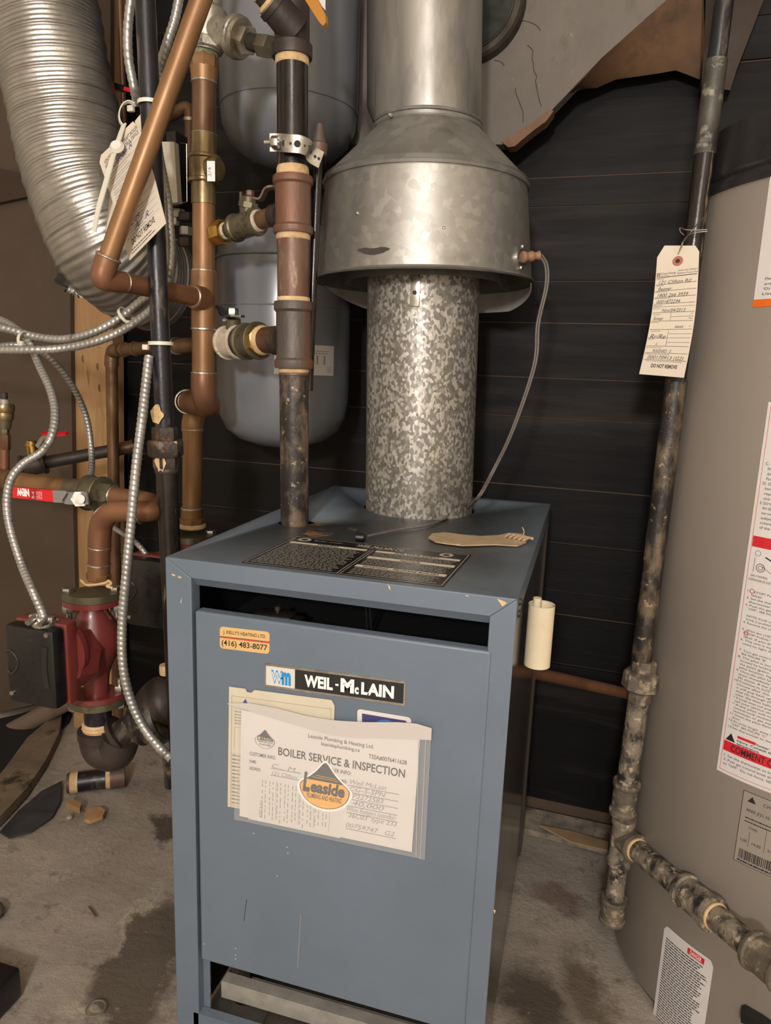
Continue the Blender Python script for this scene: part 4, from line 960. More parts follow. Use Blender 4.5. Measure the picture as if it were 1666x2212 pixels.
# cable ties on conduits
def tie(label, c, ax, R, tail, w=.0045):
    T = thing('zip_tie', label, 'zip tie', c, 'zip ties on the pipes and cables'); MB().lathe(V(c)-V(ax).normalized()*w/2, V(c)+V(ax).normalized()*w/2, [(0, R), (0, R*1.08), (1, R*1.08), (1, R)], 32, cap=False).build('loop', 'ziptie', T)
    MB().box(tail[0], (.008, .006, .007), b=.001).build('head', 'ziptie', T)
    if len(tail) > 2: MB().strap(tail, V((1, -.5, 0)), w, .0012).build('tail', 'ziptie', T)
f_ = L2((314, 0, .15), (366, 1150, .15))
tie('white zip tie round the left black gas pipe at mid height', f_(742), f_(700)-f_(780), rad(49, f_(742)), [P(315, 750, .14)])
tie('white zip tie round the left black gas pipe holding the paper tags', f_(224), f_(180)-f_(260), rad(49, f_(224)), [P(283, 235, .13)])
T = thing('zip_tie', 'long white zip tie curling down over the foil duct and tags', 'zip tie', P(255, 300, .115), 'zip ties on the pipes and cables')
MB().strap([P(292, 226, .12), P(278, 220, .12), P(264, 228, .12), P(257, 245, .12), P(259, 262, .12), P(266, 272, .12)], V((.6, -.6, .2)), .0048, .0013).build('tail', 'ziptie', T)
MB().strap([P(268, 268, .12), P(262, 285, .115), P(252, 315, .11), P(242, 345, .105), P(230, 390, .105), P(213, 450, .105), P(203, 500, .105)], V((.8, -.2, .2)), .0085, .0014).build('tail', 'ziptie', T)
MB().lathe(P(250, 312, .105), P(255, 322, .112), [(0, .006), (.5, .009), (1, .006)], 14).build('head', 'ziptie', T)
tie('white zip tie binding the two armored cables near the pine stud', P(273, 683, .21), P(285, 668, .21)-P(255, 695, .21), .013, [P(280, 698, .20), P(283, 702, .195), P(287, 704, .195)])
tie('white zip tie binding the armored cables at the far left', P(55, 738, .18), (1, 0, .1), .013, [P(45, 742, .17)])
# ------------------------------------------------------------------ foil duct
def duct():
    pts = q((-60, -560, .30), (20, -250, .30), (70, -70, .30), (95, 30, .30), (118, 140, .30), (142, 260, .30), (168, 380, .295), (200, 470, .295), (240, 545, .31), (290, 590, .35), (340, 610, .40))
    sp = resample(spline(pts, 12), .0013); X, Y = transport(sp); rs = []; st = 0; R = .078; n = 132; rg = random.Random(2)
    for i, (c, x, y) in enumerate(zip(sp, X, Y)):
        if i: st += (c-sp[i-1]).length
        ph = (st/.0065) % 1; big = int(st/.0065) % 4 == 0
        t = i/len(sp); row = []
        for j in range(n):
            a = 2*math.pi*j/n
            rr = R*(1-.0*t)+(.0012 if not big else .0026)*math.sin(math.pi*ph)+(.0007*math.sin(a*66) if big else 0)
            rr += .0012*math.sin(3*a+st*22)+.0008*math.sin(5*a-st*47)
            row.append(c+x*(rr*math.cos(a))+y*(rr*math.sin(a)))
        rs.append(row)
    T = thing('foil_duct', 'flexible corrugated aluminum duct bending down at upper left', 'duct', sp[-1])
    MB().rings(rs, cap=False).build('duct_hose', 'foil', T, ang=80)
    # crushed lower lip
    lip = []
    k = MB()
    for (x, y, yy), (x2, y2, yy2) in (((112, 590, .25), (205, 545, .23)), ((120, 612, .25), (300, 640, .33))):
        pass
    cr = MB(); rg = random.Random(4); A = q((118, 612, .27), (128, 590, .26), (160, 572, .25), (200, 548, .25)); B_ = q((135, 625, .29), (170, 640, .30), (235, 652, .32), (310, 640, .36))
    sa, sb = spline(A, 12), spline(B_, 12); rr = []
    m = min(len(sa), len(sb))
    for i in range(m):
        a, b = sa[i], sb[i]; o = V((0, .004*math.sin(i*1.9), .003*math.sin(i*2.7)))
        rr.append([a+o, a.lerp(b, .35)+V((0, .02, 0))+o, a.lerp(b, .7)+V((0, .015, 0))-o, b+o, b+V((0, .002, 0))+o, a.lerp(b, .5)+V((0, .03, .0))])
    cr.rings(rr, cap=False).build('crushed_collar', 'foil', T, ang=80)
duct()
# ------------------------------------------------------------------ paper tags
def hang_tag_left():
    Yt = .118
    def tg(name, label, Y, corners, slip, texts, origin):
        pts = [P(x, y, Y) for x, y in corners]; o_ = MB().prism(pts, (0, .0006, 0)).build(name, 'tagpaper'); 
        tag(o_, label, 'tag', 'paper tags tied to the left gas pipe'); return o_
    main = [(287, 262), (303, 280), (318, 330), (333, 380), (359, 482), (280, 563), (252, 470), (233, 397), (266, 283)]
    o1 = tg('paper_tag', 'front white paper tag with handwriting behind the tilted copper pipe', Yt, main, 0, 0, 0)
    bl, br, tl = P(280, 563, Yt), P(359, 482, Yt), P(233, 397, Yt); U = br-bl; W_ = tl-bl; w, h = U.length, W_.length
    k = Decal(plane_fn(bl, U, W_)); I = 'ink'
    k.text('DO NOT REMOVE', w*.16, h*.13, w*.09, I, w*.62, bold=.02)
    k.fine(w*.10, h*.03, w*.75, h*.10, 2, I, .3, seed=5)
    for i in range(13): k.line((w*.06, h*(.22+i*.075)), (w*.94, h*(.22+i*.075)), .0004, 'greyink')
    k.fine(w*.08, h*.22, w*.7, h*1.15, 26, 'greyink', .25, seed=6)
    k.text('A... R...', w*.3, h*.25, w*.10, 'blueink', w*.5, shear=.4).text('12/09', w*.2, h*.33, w*.09, 'blueink', w*.3, shear=.4).text('0012', w*.35, h*.62, w*.12, 'blueink', w*.3, shear=.3).text('Clifton R', w*.2, h*1.1, w*.10, 'blueink', w*.55, shear=.4)
    k.text('VENTED NATURAL DRAFT BOILER', w*.05, h*1.22, w*.06, I, w*.9, bold=.01).text('WITH A DRAFT CONTROL DEVICE', w*.05, h*1.16, w*.06, I, w*.9, bold=.01)
    k.build('printing', o1)
    o2 = tg('paper_tag', 'rear white paper tag half hidden at the left by the long zip tie', Yt+.006, [(218, 335), (250, 305), (275, 300), (290, 420), (262, 470), (247, 444), (215, 351)], 0, 0, 0)
    bl, br = P(232, 392, Yt+.006), P(262, 368, Yt+.006); k = Decal(plane_fn(bl, br-bl, V((0, 0, 1)))); k.text('THIS', .0, .0, .005, 'ink', .022, bold=.02); k.fine(0, -.012, .03, -.002, 3, 'greyink', .3); k.build('printing', o2)
    tg('paper_tag', 'small white tag corner standing above the front tag', Yt+.01, [(291, 262), (303, 247), (306, 290), (300, 300)], 0, 0, 0)
    tg('paper_tag', 'hidden lower paper tag edge left of the tilted copper pipe', Yt+.012, [(238, 420), (262, 420), (290, 540), (228, 500)], 0, 0, 0)
hang_tag_left()
def hang_tag_right():
    Y = .285; T = thing('gas_test_tag', 'manila gas pressure test tag hanging from the right gas pipe', 'tag', P(1430, 812, Y))
    # long card gently curved
    bl, br, tl, tr = P(1381, 808, Y), P(1478, 816, Y), P(1420, 556, Y), P(1511, 543, Y)
    def fn(u, v, h):
        a = bl.lerp(br, u); b = tl.lerp(tr, u); p = a.lerp(b, v); p = p+V((0, -.004*math.sin(math.pi*v)*1.0, 0)); 
        return p+V((-.0*v, -h, 0))+V((.0035*math.sin(math.pi*v), 0, 0))
    n = 14; rs = []
    for i in range(n+1):
        v = i/n; u0, u1 = 0, 1; rs.append([fn(u0, v, .0), fn(u1, v, .0), fn(u1, v, -.0005), fn(u0, v, -.0005)])
    a, b = fn(.16, 1.09, 0), fn(.90, 1.05, 0); rs.append([a, b, b+V((0, .0005, 0)), a+V((0, .0005, 0))])
    card = MB().rings(rs).build('card', 'tagpaper', T)
    k = Decal(fn); k.h = .0003; I = 'ink'; W = (br-bl).length; 
    # text placed in fractions: use wrapper scaling
    class D2(Decal):
        pass
    hh = (tl-bl).length
    kf = Decal(lambda u, v, h: fn(u/W, .10+.83*v/hh, h)); kf.h = .0003; k = kf; w, h = W, hh
    k.ring(w*.50, h*1.02, .0028, .0068, 'eyelet').ring(w*.5, h*1.02, 0, .0029, 'black_in')
    k.rect(w*.03, h*.885, w*.06, h*.90, I).rect(w*.075, h*.885, w*.10, h*.90, I).rect(w*.03, h*.905, w*.06, h*.92, I).rect(w*.075, h*.905, w*.10, h*.92, I)
    k.text('Direct Energy', w*.12, h*.90, h*.022, I, w*.36).text('Home Services', w*.12, h*.882, h*.010, I, w*.2, bold=.01).text('Ontario Gas Utilization', w*.52, h*.92, h*.015, I, w*.45).text('Regulation Pressure Test', w*.51, h*.893, h*.015, I, w*.47)
    k.line((w*.02, h*.872), (w*.97, h*.878), .0009, I)
    rows = [('Address of test', '121 Clifton Rd', .80), ('Contractor name', 'Beaver', .735), ("Contractor's phone number", '1800 266 3939', .67), ("Contractor's registration number", '0001872294', .605)]
    for a_, b_, v in rows:
        k.line((w*.02, h*v), (w*.97, h*(v+.006)), .0005, I).text(a_, w*.02, h*(v+.052), h*.010, I, w*.012*len(a_)).text(b_, w*.08, h*(v+.006), h*.034, I, w*.055*len(b_), shear=.35)
    k.text('Pressure Test', w*.02, h*.585, h*.010, I, w*.2, bold=.02).line((w*.02, h*.575), (w*.97, h*.58), .0004, I)
    k.text('Date of test', w*.02, h*.556, h*.010, I, w*.16).text('Nov/04/2013', w*.22, h*.525, h*.032, I, w*.55, shear=.35).line((w*.02, h*.517), (w*.97, h*.522), .0005, I)
    k.text('Test pressure', w*.03, h*.495, h*.010, I, w*.18).text('Soap', w*.05, h*.445, h*.032, I, w*.23, shear=.35).line((w*.45, h*.435), (w*.45, h*.515), .0004, I).line((w*.45, h*.475), (w*.97, h*.478), .0004, I).line((w*.02, h*.432), (w*.97, h*.436), .0005, I)
    k.text('kPa', w*.90, h*.497, h*.010, I, w*.05).text('PSIG', w*.86, h*.452, h*.010, I, w*.09)
    k.text('Test duration', w*.02, h*.415, h*.010, I, w*.18).text('test', w*.58, h*.365, h*.028, I, w*.2, shear=.35).text('hrs.', w*.9, h*.375, h*.010, I, w*.05).line((w*.02, h*.348), (w*.97, h*.352), .0005, I)
    k.text('Total pipe length', w*.03, h*.328, h*.010, I, w*.24).text('Rr/Re', w*.05, h*.255, h*.045, I, w*.36, shear=.35).line((w*.45, h*.18), (w*.45, h*.345), .0004, I)
    for v in (.305, .265, .22): k.line((w*.45, h*v), (w*.97, h*(v+.003)), .0004, I)
    k.line((w*.02, h*.262), (w*.45, h*.262), .0004, I).text('Pipe size', w*.02, h*.245, h*.010, I, w*.14).text('c', w*.22, h*.19, h*.03, I, w*.04, shear=.3)
    k.line((w*.02, h*.178), (w*.97, h*.182), .0005, I).text("Gas Technician's name", w*.02, h*.158, h*.010, I, w*.34).text('RASHID  S', w*.18, h*.117, h*.030, I, w*.42, shear=.3).line((w*.02, h*.108), (w*.97, h*.112), .0005, I)
    k.text('Certificate number and classification', w*.02, h*.092, h*.010, I, w*.55).text('000170913 (G2)', w*.10, h*.048, h*.034, I, w*.8, shear=.3).line((w*.02, h*.038), (w*.97, h*.040), .0005, I)
    k.text('Attach to pipe at point of entry inside of building', w*.08, h*.022, h*.010, I, w*.8)
    k.h = .0003
    k.text('DO NOT REMOVE', w*.22, -h*.040, h*.036, I, w*.58, bold=.03)
    k.build('printing', card)
    w1 = MB().tube([fn(.5, 1.0, .0005), P(1474, 525, .28), P(1482, 512, .29), P(1500, 503, .298), P(1528, 500, .30)], .0006, 6, 6)
    w1.tube([fn(.5, 1.0, .0005), P(1475, 527, .275), P(1483, 514, .285), P(1494, 500, .295), P(1507, 484, .29), P(1524, 467, .28)], .0006, 6, 6)
    w1.tube([P(1478, 508, .29), P(1470, 500, .29), P(1470, 492, .29), P(1480, 496, .295), P(1500, 497, .298), P(1528, 496, .30)], .0006, 6, 6)
    w1.build('tie_wire', 'steelwire', T)
hang_tag_right()
# ------------------------------------------------------------------ expansion tanks
def ex_tank(name, label, cx, y_bot, Y, w, z_top_px, lab):
    c = P(cx, y_bot, Y); R = rad(w, P(cx, (y_bot+z_top_px)/2, Y)); zt = P(cx, z_top_px, Y).z
    c = V((c.x, Y, c.z)); h = zt-c.z; T = thing(name, label, 'tank', c, 'grey expansion tanks')
    pr = [(0, .002), (.004/h, R*.35), (.016/h, R*.66), (.034/h, R*.86), (.06/h, R*.965), (.09/h, R), (1-.09/h, R), (1-.05/h, R*.95), (1-.02/h, R*.72), (1, R*.1)]
    MB().lathe(c, c+V((0, 0, h)), pr, 72).build('shell', 'tank', T, ang=50)
    return T, c, R, h
t1, c1, R1, h1 = ex_tank('expansion_tank', 'upper grey steel expansion tank behind the riser strap', 624, 362, .52, 300, -160, 0)
MB().torus(c1+V((0, 0, .085)), (0, 0, 1), R1, .0012, 72, 6).build('weld_seam', 'tank', t1)
t2, c2, R2, h2 = ex_tank('expansion_tank', 'lower grey steel expansion tank with white label behind the riser', 611, 966, .52, 287, 470, 0)
for zz in (-.075, -.155): MB().torus(c2+V((0, 0, h2+zz)), (0, 0, 1), R2, .0016, 72, 6).build('weld_seam', 'tank', t2)
def cylhit(x, y, c, R):
    d = ray(x, y); qx, qy = CL.x-c.x, CL.y-c.y; A = d.x**2+d.y**2; B = qx*d.x+qy*d.y; C = qx*qx+qy*qy-R*R
    s = (-B-math.sqrt(max(0, B*B-A*C)))/A; p = CL+d*s; return math.atan2(p.y-c.y, p.x-c.x), p.z
def cylfn(c, R, th0, z0, sh=0): return lambda u, v, h: V((c.x+(R+h)*math.cos(th0+u/R), c.y+(R+h)*math.sin(th0+u/R), z0+v))
a0, z0 = cylhit(592, 808, c2, R2); a1, z1 = cylhit(721, 748, c2, R2); w = (a1-a0)*R2; h = abs(z1-z0)
k = Decal(cylfn(c2, R2, a0, min(z0, z1))); k.h = .0006; k.rect(0, 0, w, h, 'paper', 12); k.up(); k.rect(w*.66, h*.36, w*.82, h*.66, 'greyink').fine(w*.1, h*.3, w*.5, h*.8, 8, 'greyink', .35).fine(w*.60, h*.70, w*.9, h*.85, 2, 'greyink', .35)
k.line((w*.06, h*.15), (w*.82, h*.15), .0005, 'ink').line((w*.06, h*.28), (w*.82, h*.28), .0005, 'ink').fine(w*.85, h*.1, w*.97, h*.3, 4, 'greyink', .35).text('WARNING', w*.04, h*.85, h*.08, 'redlever', w*.2)
k.build('label', t2)['label'] = 'white printed label'
# grey relay box behind
T = thing('relay_box', 'pale grey relay box with dark side behind the left black gas pipe', 'electrical box', P(375, 440, .30))
MB().prism([P(344, 306, .305), P(376, 306, .305), P(384, 437, .305), P(352, 440, .305)], (0, .012, 0)).build('cover', 'relaygrey', T)
MB().box(P(391, 374, .345), (.016, .05, .103)).build('base', 'blackplastic', T)
MB().tube([P(379, 308, .33), P(403, 311, .33), P(404, 436, .33), P(384, 439, .33)], .0012, 6, 1).build('edge_trim', 'zinc', T)
for i, (x, y, s) in enumerate(((385, 462, .010), (403, 470, .014), (402, 500, .010), (402, 525, .013), (378, 478, .007))):
    MB().hexa(P(x, y+8, .34), P(x, y-10, .34), s).build('terminal_fitting', 'iron_cast' if i % 2 else 'zinc_dull', T)
# thin pipes far behind
T = thing('vertical_copper_tube', 'narrow copper tube running up behind the top left armored cable', 'pipe', P(268, 300, .45)); f = L2((258, -20, .45), (268, 290, .45))
seg(T, 'tube', 'copper_dk', f(-60), f(640), 15)
T = thing('black_red_lever', 'small black valve lever with red tip near the board at upper left', 'valve handle', P(250, 190, .40))
MB().strap([P(215, 183, .38), P(240, 186, .38), P(268, 192, .38)], V((0, .3, 1)), .009, .006).build('grip', 'blackplastic', T); MB().strap([P(267, 191, .38), P(284, 196, .38)], V((0, .3, 1)), .006, .002).build('shank', 'redlever', T)
T = thing('angled_copper_tube', 'narrow copper tube with elbow beside the relay box', 'pipe', P(405, 400, .36))
MB().tube(q((330, 262, .38), (370, 250, .37), (396, 233, .36), (408, 236, .36), (410, 262, .36), (409, 330, .36), (411, 395, .36)), .0085, 14, 6).build('tube', 'copper_dk', T)
MB().lathe(P(410, 256, .36), P(410, 263, .36), [(0, .0095), (1, .0095)], 16).build('solder_ring', 'solder', T)
# pale pipe behind flue
f = L2((815, -40, .56), (815, 262, .56)); tag(MB().lathe(f(-60), f(262), [(0, .017), (.9, .017), (1, .008)], 24).build('rear_vent_pipe', mat('dim_grey_pipe', '#4d4a46', rough=.6)), 'pale grey pipe end showing left of the flue pipe', 'pipe')
# ------------------------------------------------------------------ left plumbing around the red lever valve
def lever_valve():
    f = LX((-40, 1030, .235), (300, 1080, .19)); T = thing('lever_ball_valve', 'copper line with brass ball valve and long red lever at far left', 'valve', P(180, 1090, .2))
    seg(T, 'pipe', 'copper', f(-190), f(155), 40)
    seg(T, 'tee', 'copper_dk', f(-40), f(30), 48)
    seg(T, 'valve_body', 'brass_dull', f(150), f(200), 50, w1=54); seg(T, 'valve_body', 'brass_dull', f(190), f(222), 70, 'coup'); seg(T, 'valve_end', 'brass_dull', f(218), f(246), 56, 'oct')
    seg(T, 'solder_ring', 'solder', f(243), f(248), 46, 'ring')
    seg(T, 'pipe', 'copper_red', f(245), f(305), 40)
    # U bend back toward the camera then elbow down
    r = rad(42, f(300)); g = L2((216, 1150, .135), (213, 1245, .135))
    MB().tube([f(285), f(308), P(333, 1090, .165), P(331, 1102, .145), P(312, 1105, .128), P(290, 1105, .125)], r, 26, 7).build('return_bend', 'copper_red', T)
    MB().torus(P(305, 1107, .128), (1, .2, 0), r*1.04, .0014).build('solder_ring', 'solder', T)
    r2 = rad(48, g(1150))
    MB().tube([P(300, 1105, .127), P(262, 1104, .127), P(238, 1108, .13), P(221, 1128, .134), g(1155), g(1190)], lambda t: r2*(.92+.08*min(1, t*2)), 28, 7).build('elbow', 'copper_red', T)
    seg(T, 'solder_ring', 'solder', g(1180), g(1183), 49, 'ring'); seg(T, 'pipe', 'copper_red', g(1182), g(1222), 46); seg(T, 'solder_ring', 'solder', g(1216), g(1221), 49, 'ring')
    seg(T, 'adapter', 'copper', g(1218), g(1240), 46); seg(T, 'adapter', 'copper', g(1238), g(1252), 52, 'oct')
    # lever
    y = .165
    MB().strap([P(190, 1076, y), P(172, 1076, y), P(146, 1076, y), P(140, 1073, y), P(116, 1072, y)], V((0, 0, 1)), .018, .003, 4).build('lever_plate', 'greysteel', T)
    pl = MB().lathe(P(172, 1078, y+.004), P(172, 1078, y-.004), [(0, .012), (1, .012)], 6).lathe(P(172, 1078, y-.004), P(172, 1078, y-.010), [(0, .0075), (1, .007)], 16); pl.build('nut', 'zinc', T)
    a, b, c, d = P(27, 1052, y-.005), P(119, 1060, y), P(119, 1085, y), P(27, 1075, y-.005)
    lv = MB().prism([a, b, c, d], (0, .005, 0)).build('lever_grip', 'redlever', T); lv['label'] = 'red vinyl grip'
    k = Decal(plane_fn(d+V((0, -.0004, 0)), c-d, a-d)); w = (c-d).length; h = (a-d).length
    k.text('NEW', w*.42, h*.92, h*.62, 'whiteink', w*.30, bold=.06, shear=-.3, rot=math.pi)
    k.text('B-4', w*.52, h*.15, w*.06, 'whiteink', h*.62, rot=math.pi/2, bold=.02); 
    for i in range(3): k.text(('1/2 600', 'WOG CSA', '125 SWP')[i], w*(.60+i*.05), h*.15, w*.035, 'whiteink', h*.7, rot=math.pi/2)
    k.build('lettering', lv)
    return g
gp = lever_valve()
def air_vent():
    Y = .235; f = L2((9, 840, Y), (10, 1020, Y)); T = thing('air_vent', 'brass automatic air vent standing on the copper tee at the far left edge', 'air vent', f(1030))
    seg(T, 'cap', 'iron_cast', f(848), f(866), 14, 'ring'); seg(T, 'neck', 'zinc_dull', f(862), f(876), 20); seg(T, 'knurled_cap', 'brass', f(872), f(890), 42, 'ring')
    seg(T, 'body', 'brass', f(888), f(906), 38, 'ring'); seg(T, 'body', 'brass_dull', f(904), f(926), 32, w1=26); seg(T, 'nut', 'brass_dull', f(924), f(940), 20, 'hex'); seg(T, 'stem', 'copper_dk', f(938), f(970), 26, 'oct'); seg(T, 'stem', 'copper_red', f(968), f(1040), 20)
air_vent()
def dark_pipe():
    f = LX((66, 1005, .42), (296, 963, .52)); T = thing('dark_branch_pipe', 'dark iron pipe behind the red lever running to the pine stud', 'pipe', f(80))
    seg(T, 'elbow', 'iron_cast', f(45), f(100), 44, 'coup'); seg(T, 'pipe', 'iron_cast', f(95), f(255), 27); seg(T, 'coupling', 'copper_dk', f(250), f(290), 28, 'coup')
    a = P(72, 985, .40); MB().cyl(a, P(68, 955, .40), .010).lathe(P(68, 962, .40), P(68, 952, .40), [(0, .012), (1, .008)], 12).build('drain_cock', 'brass_bright', T)
    MB().strap([P(84, 965, .40), P(98, 945, .40), P(112, 942, .39)], V((0, 1, 0)), .012, .008).build('lever_plate', 'zinc_dull', T)
    MB().strap([P(92, 935, .38), P(120, 938, .38), P(145, 936, .38)], V((0, 1, .4)), .010, .0045).build('red_lever', 'redlever', T)
dark_pipe()
# ------------------------------------------------------------------ pumps
def pump(c, name, label):
    """c: volute centre; ports vertical, motor toward -Y"""
    T = thing(name, label, 'pump', c-V((0, 0, .0825)), 'red circulator pumps'); h = .076
    b = MB().lathe(c-V((0, 0, h)), c+V((0, 0, h)), [(0, .0175), (.16, .0175), (.24, .019), (.34, .0235), (.44, .031), (.54, .0365), (.64, .037), (.74, .0325), (.84, .024), (.92, .019), (1, .018)], 40, sx=1, sy=1)
    b.build('volute', 'red', T, ang=60)
    ca, sa = math.cos(.5), math.sin(.5)
    for s in (-1, 1):
        z = c.z+s*h
        def oval(z0, z1, m, nm):
            pts = []
            for i in range(48):
                a = 2*math.pi*i/48; x = math.cos(a); y = math.sin(a); rx = .041; e = abs(x)**3
                X_, Y_ = rx*x, (.029-.013*e)*y; pts.append(V((c.x+X_*ca-Y_*sa, c.y+X_*sa+Y_*ca, z0)))
            MB().prism(pts, (0, 0, z1-z0)).build(nm, m, T)
        oval(z-s*.008, z, 'red', 'pump_flange'); oval(z+s*.0006, z+s*.011, 'brass_dull', 'pipe_flange')
        for sx in (-1, 1):
            x = c.x+sx*.032*ca; y_ = c.y+sx*.032*sa; MB().hexa((x, y_, z+s*.011), (x, y_, z+s*.018), .0085).cyl((x, y_, z-s*.028), (x, y_, z+s*.011), .004, seg=14).hexa((x, y_, z-s*.008), (x, y_, z-s*.018), .009).build('bolt', 'zinc', T)
    y = c.y-.02
    MB().lathe((c.x, y, c.z), (c.x-.006, y-.042, c.z+.010), [(0, .030), (.25, .038), (.3, .043), (1, .043)], 8, rot=.39).build('motor_housing', 'red', T)
    MB().lathe((c.x-.012, y-.040, c.z+.022), (c.x-.012, y-.048, c.z+.022), [(0, .050), (1, .050)], 36).build('motor_ring', 'red', T)
    y = y+.014; c = V((c.x-.014, c.y, c.z+.018))
    MB().box((c.x, y-.070, c.z-.004), (.082, .022, .114), b=.004).build('box_base', 'red', T)
    cv = MB().box((c.x, y-.092, c.z-.004), (.078, .024, .110), b=.006).build('box_cover', 'blackplastic', T); yf = y-.1042
    dt = MB(); 
    pts = [V((c.x+.030-.016*math.cos(t*1.2-.6)*1.0+.010, yf, c.z+.035*math.sin(t*1.9-.95)*1.0)) for t in [i/8 for i in range(9)]]
    dt.strap(pts, V((1, 0, 0)), .008, .0022, 3).build('cover_ridge', mat('satin_black', '#232221', rough=.2), cv); dt = MB()
    dt.tube([V((c.x-.038, yf, c.z+.012)), V((c.x-.028, yf, c.z+.016)), V((c.x-.018, yf, c.z)), V((c.x-.028, yf, c.z-.016)), V((c.x-.036, yf, c.z-.012))], .0011, 6, 6)
    dt.build('cover_emblem', mat('satin_black', '#2b2a29', rough=.2), cv)
    for sx, sz in ((.029, .045), (-.032, -.045)): MB().lathe((c.x+sx, yf+.001, c.z+sz), (c.x+sx, yf-.001, c.z+sz), [(0, .0035), (1, .003)], 12).build('cover_screw', 'zinc', cv)
    return T, V((c.x+.012, y-.083, c.z+.053))
c = P(205, 1402, .135)
T, top = pump(c, 'circulator_pump', 'red circulator pump with black wiring box at the lower left')
e = P(98, 1352, top.y); MB().lathe(V((e.x, top.y, top.z-.003)), V((e.x, top.y, top.z+.008)), [(0, .017), (.4, .017), (.6, .011), (1, .010)], 24).build('cable_connector', 'zinc', T)
for s in (-1, 1): MB().box(V((e.x+s*.014, top.y-.004, top.z+.007)), (.010, .010, .010), b=.003).lathe(V((e.x+s*.010, top.y-.008, top.z+.008)), V((e.x+s*.010, top.y-.020, top.z+.004)), [(0, .004), (1, .004)], 10).build('clamp_screw', 'zinc', T)
c2p = gc(1262); c2p = V((c2p.x+.0, .335, gc(1140).z-.099)); T2, top2 = pump(c2p, 'circulator_pump', 'second red circulator pump hidden behind the left black gas pipe')
# jute string on the pump flange
jt = MB(); p0 = gp(1252)
jt.tube([p0+V((-.02, -.012, 0)), p0+V((0, -.022, -.002)), p0+V((.02, -.012, .001)), p0+V((.024, -.01, .004)), p0+V((.03, -.012, .001)), p0+V((.026, -.016, -.002)), p0+V((.034, -.014, -.004))], .0018, 6, 6)
tag(jt.build('jute_string', 'tape'), 'frayed tan sealing string round the copper adapter over the pump flange', 'string')
# below the front pump
def under_pump():
    b = c.z-.0875; cx, cy = c.x, c.y; T = thing('pump_inlet_pipe', 'black elbow and cast fitting feeding the front red pump from below', 'pipe', (cx, cy, b-.08))
    MB().cyl((cx, cy, b), (cx, cy, b-.035), .0195).build('nipple', 'iron', T)
    MB().lathe((cx, cy, b-.026), (cx, cy, b-.040), [(0, .021), (.2, .023), (.4, .022), (.6, .0235), (.8, .022), (1, .023)], 30).build('thread_ring', 'tape', T)
    e = V((cx, cy, b-.038)); f = P(262, 1590, .135)
    MB().lathe(e, e-V((0, 0, .014)), [(0, .026), (.05, .030), (.9, .030), (1, .028)], 32).build('elbow_collar', 'iron_cast', T)
    g1 = V((cx, cy, b-.050)); d = (P(300, 1560, .145)-g1)
    MB().tube([g1+V((0, 0, .006)), g1-V((0, 0, .012)), g1-V((-.008, 0, .022)), g1+V((.028, .0, -.020)), f], .0275, 28, 8).build('elbow', 'iron_cast', T)
    a_, b_ = P(252, 1592, .135), P(262, 1585, .138); MB().lathe(a_, b_, [(0, .028), (1, .031)], 30).build('elbow_collar', 'iron_cast', T)
    n0, n1 = P(255, 1590, .137), P(312, 1556, .15); MB().cyl(n0, n1, .021).build('nipple', 'iron_dusty', T)
    m0, m1 = P(295, 1566, .148), P(352, 1545, .158)
    MB().lathe(m0, m1, [(0, .030), (.12, .033), (.2, .030), (.5, .038), (.8, .040), (1, .036)], 32).build('cast_tee', 'iron_dusty', T)
    MB().tube([P(330, 1545, .155), P(345, 1520, .165), P(362, 1505, .18)], .036, 24, 6).build('cast_tee_arm', 'iron_cast', T)
    seg(T, 'union_bead', 'tape', P(357, 1436, .17), P(358, 1456, .17), 26, 'ring')
    seg(T, 'clevis', 'iron_dusty', P(362, 1630, .14), P(368, 1700, .14), 24, 'hex')
under_pump()
def nipple():
    a, b = PZ(148, 1735, .0), PZ(262, 1715, .0); r = .0225; a = V((a.x, a.y, r)); b = V((b.x, b.y, r))
    a = PZ(148, 1692, r); b = PZ(270, 1676, r)
    T = thing('loose_pipe_nipple', 'loose black pipe nipple with coupling lying on the concrete floor', 'pipe', (a+b)*.5-V((0, 0, r)))
    MB().cyl(a, a.lerp(b, .75), r*.93).build('pipe', 'iron', T); MB().lathe(a.lerp(b, .02), a.lerp(b, .17), [(0, r*.9), (.1, r*.97), (1, r*.95)], 28).build('thread_ring', 'tape', T)
    MB().lathe(a.lerp(b, .66), a.lerp(b, .77), [(0, r*.95), (1, r*.97)], 28).build('thread_ring', 'tape', T); MB().lathe(a.lerp(b, .74), b, [(0, r*.9), (0, r*1.05), (1, r*1.02), (1, r*.8)], 28).build('coupling', 'rust', T)
    MB().lathe(a.lerp(b, -.03), a.lerp(b, .03), [(0, r*.85), (1, r*.98)], 28).build('end_thread', 'rust', T)
nipple()
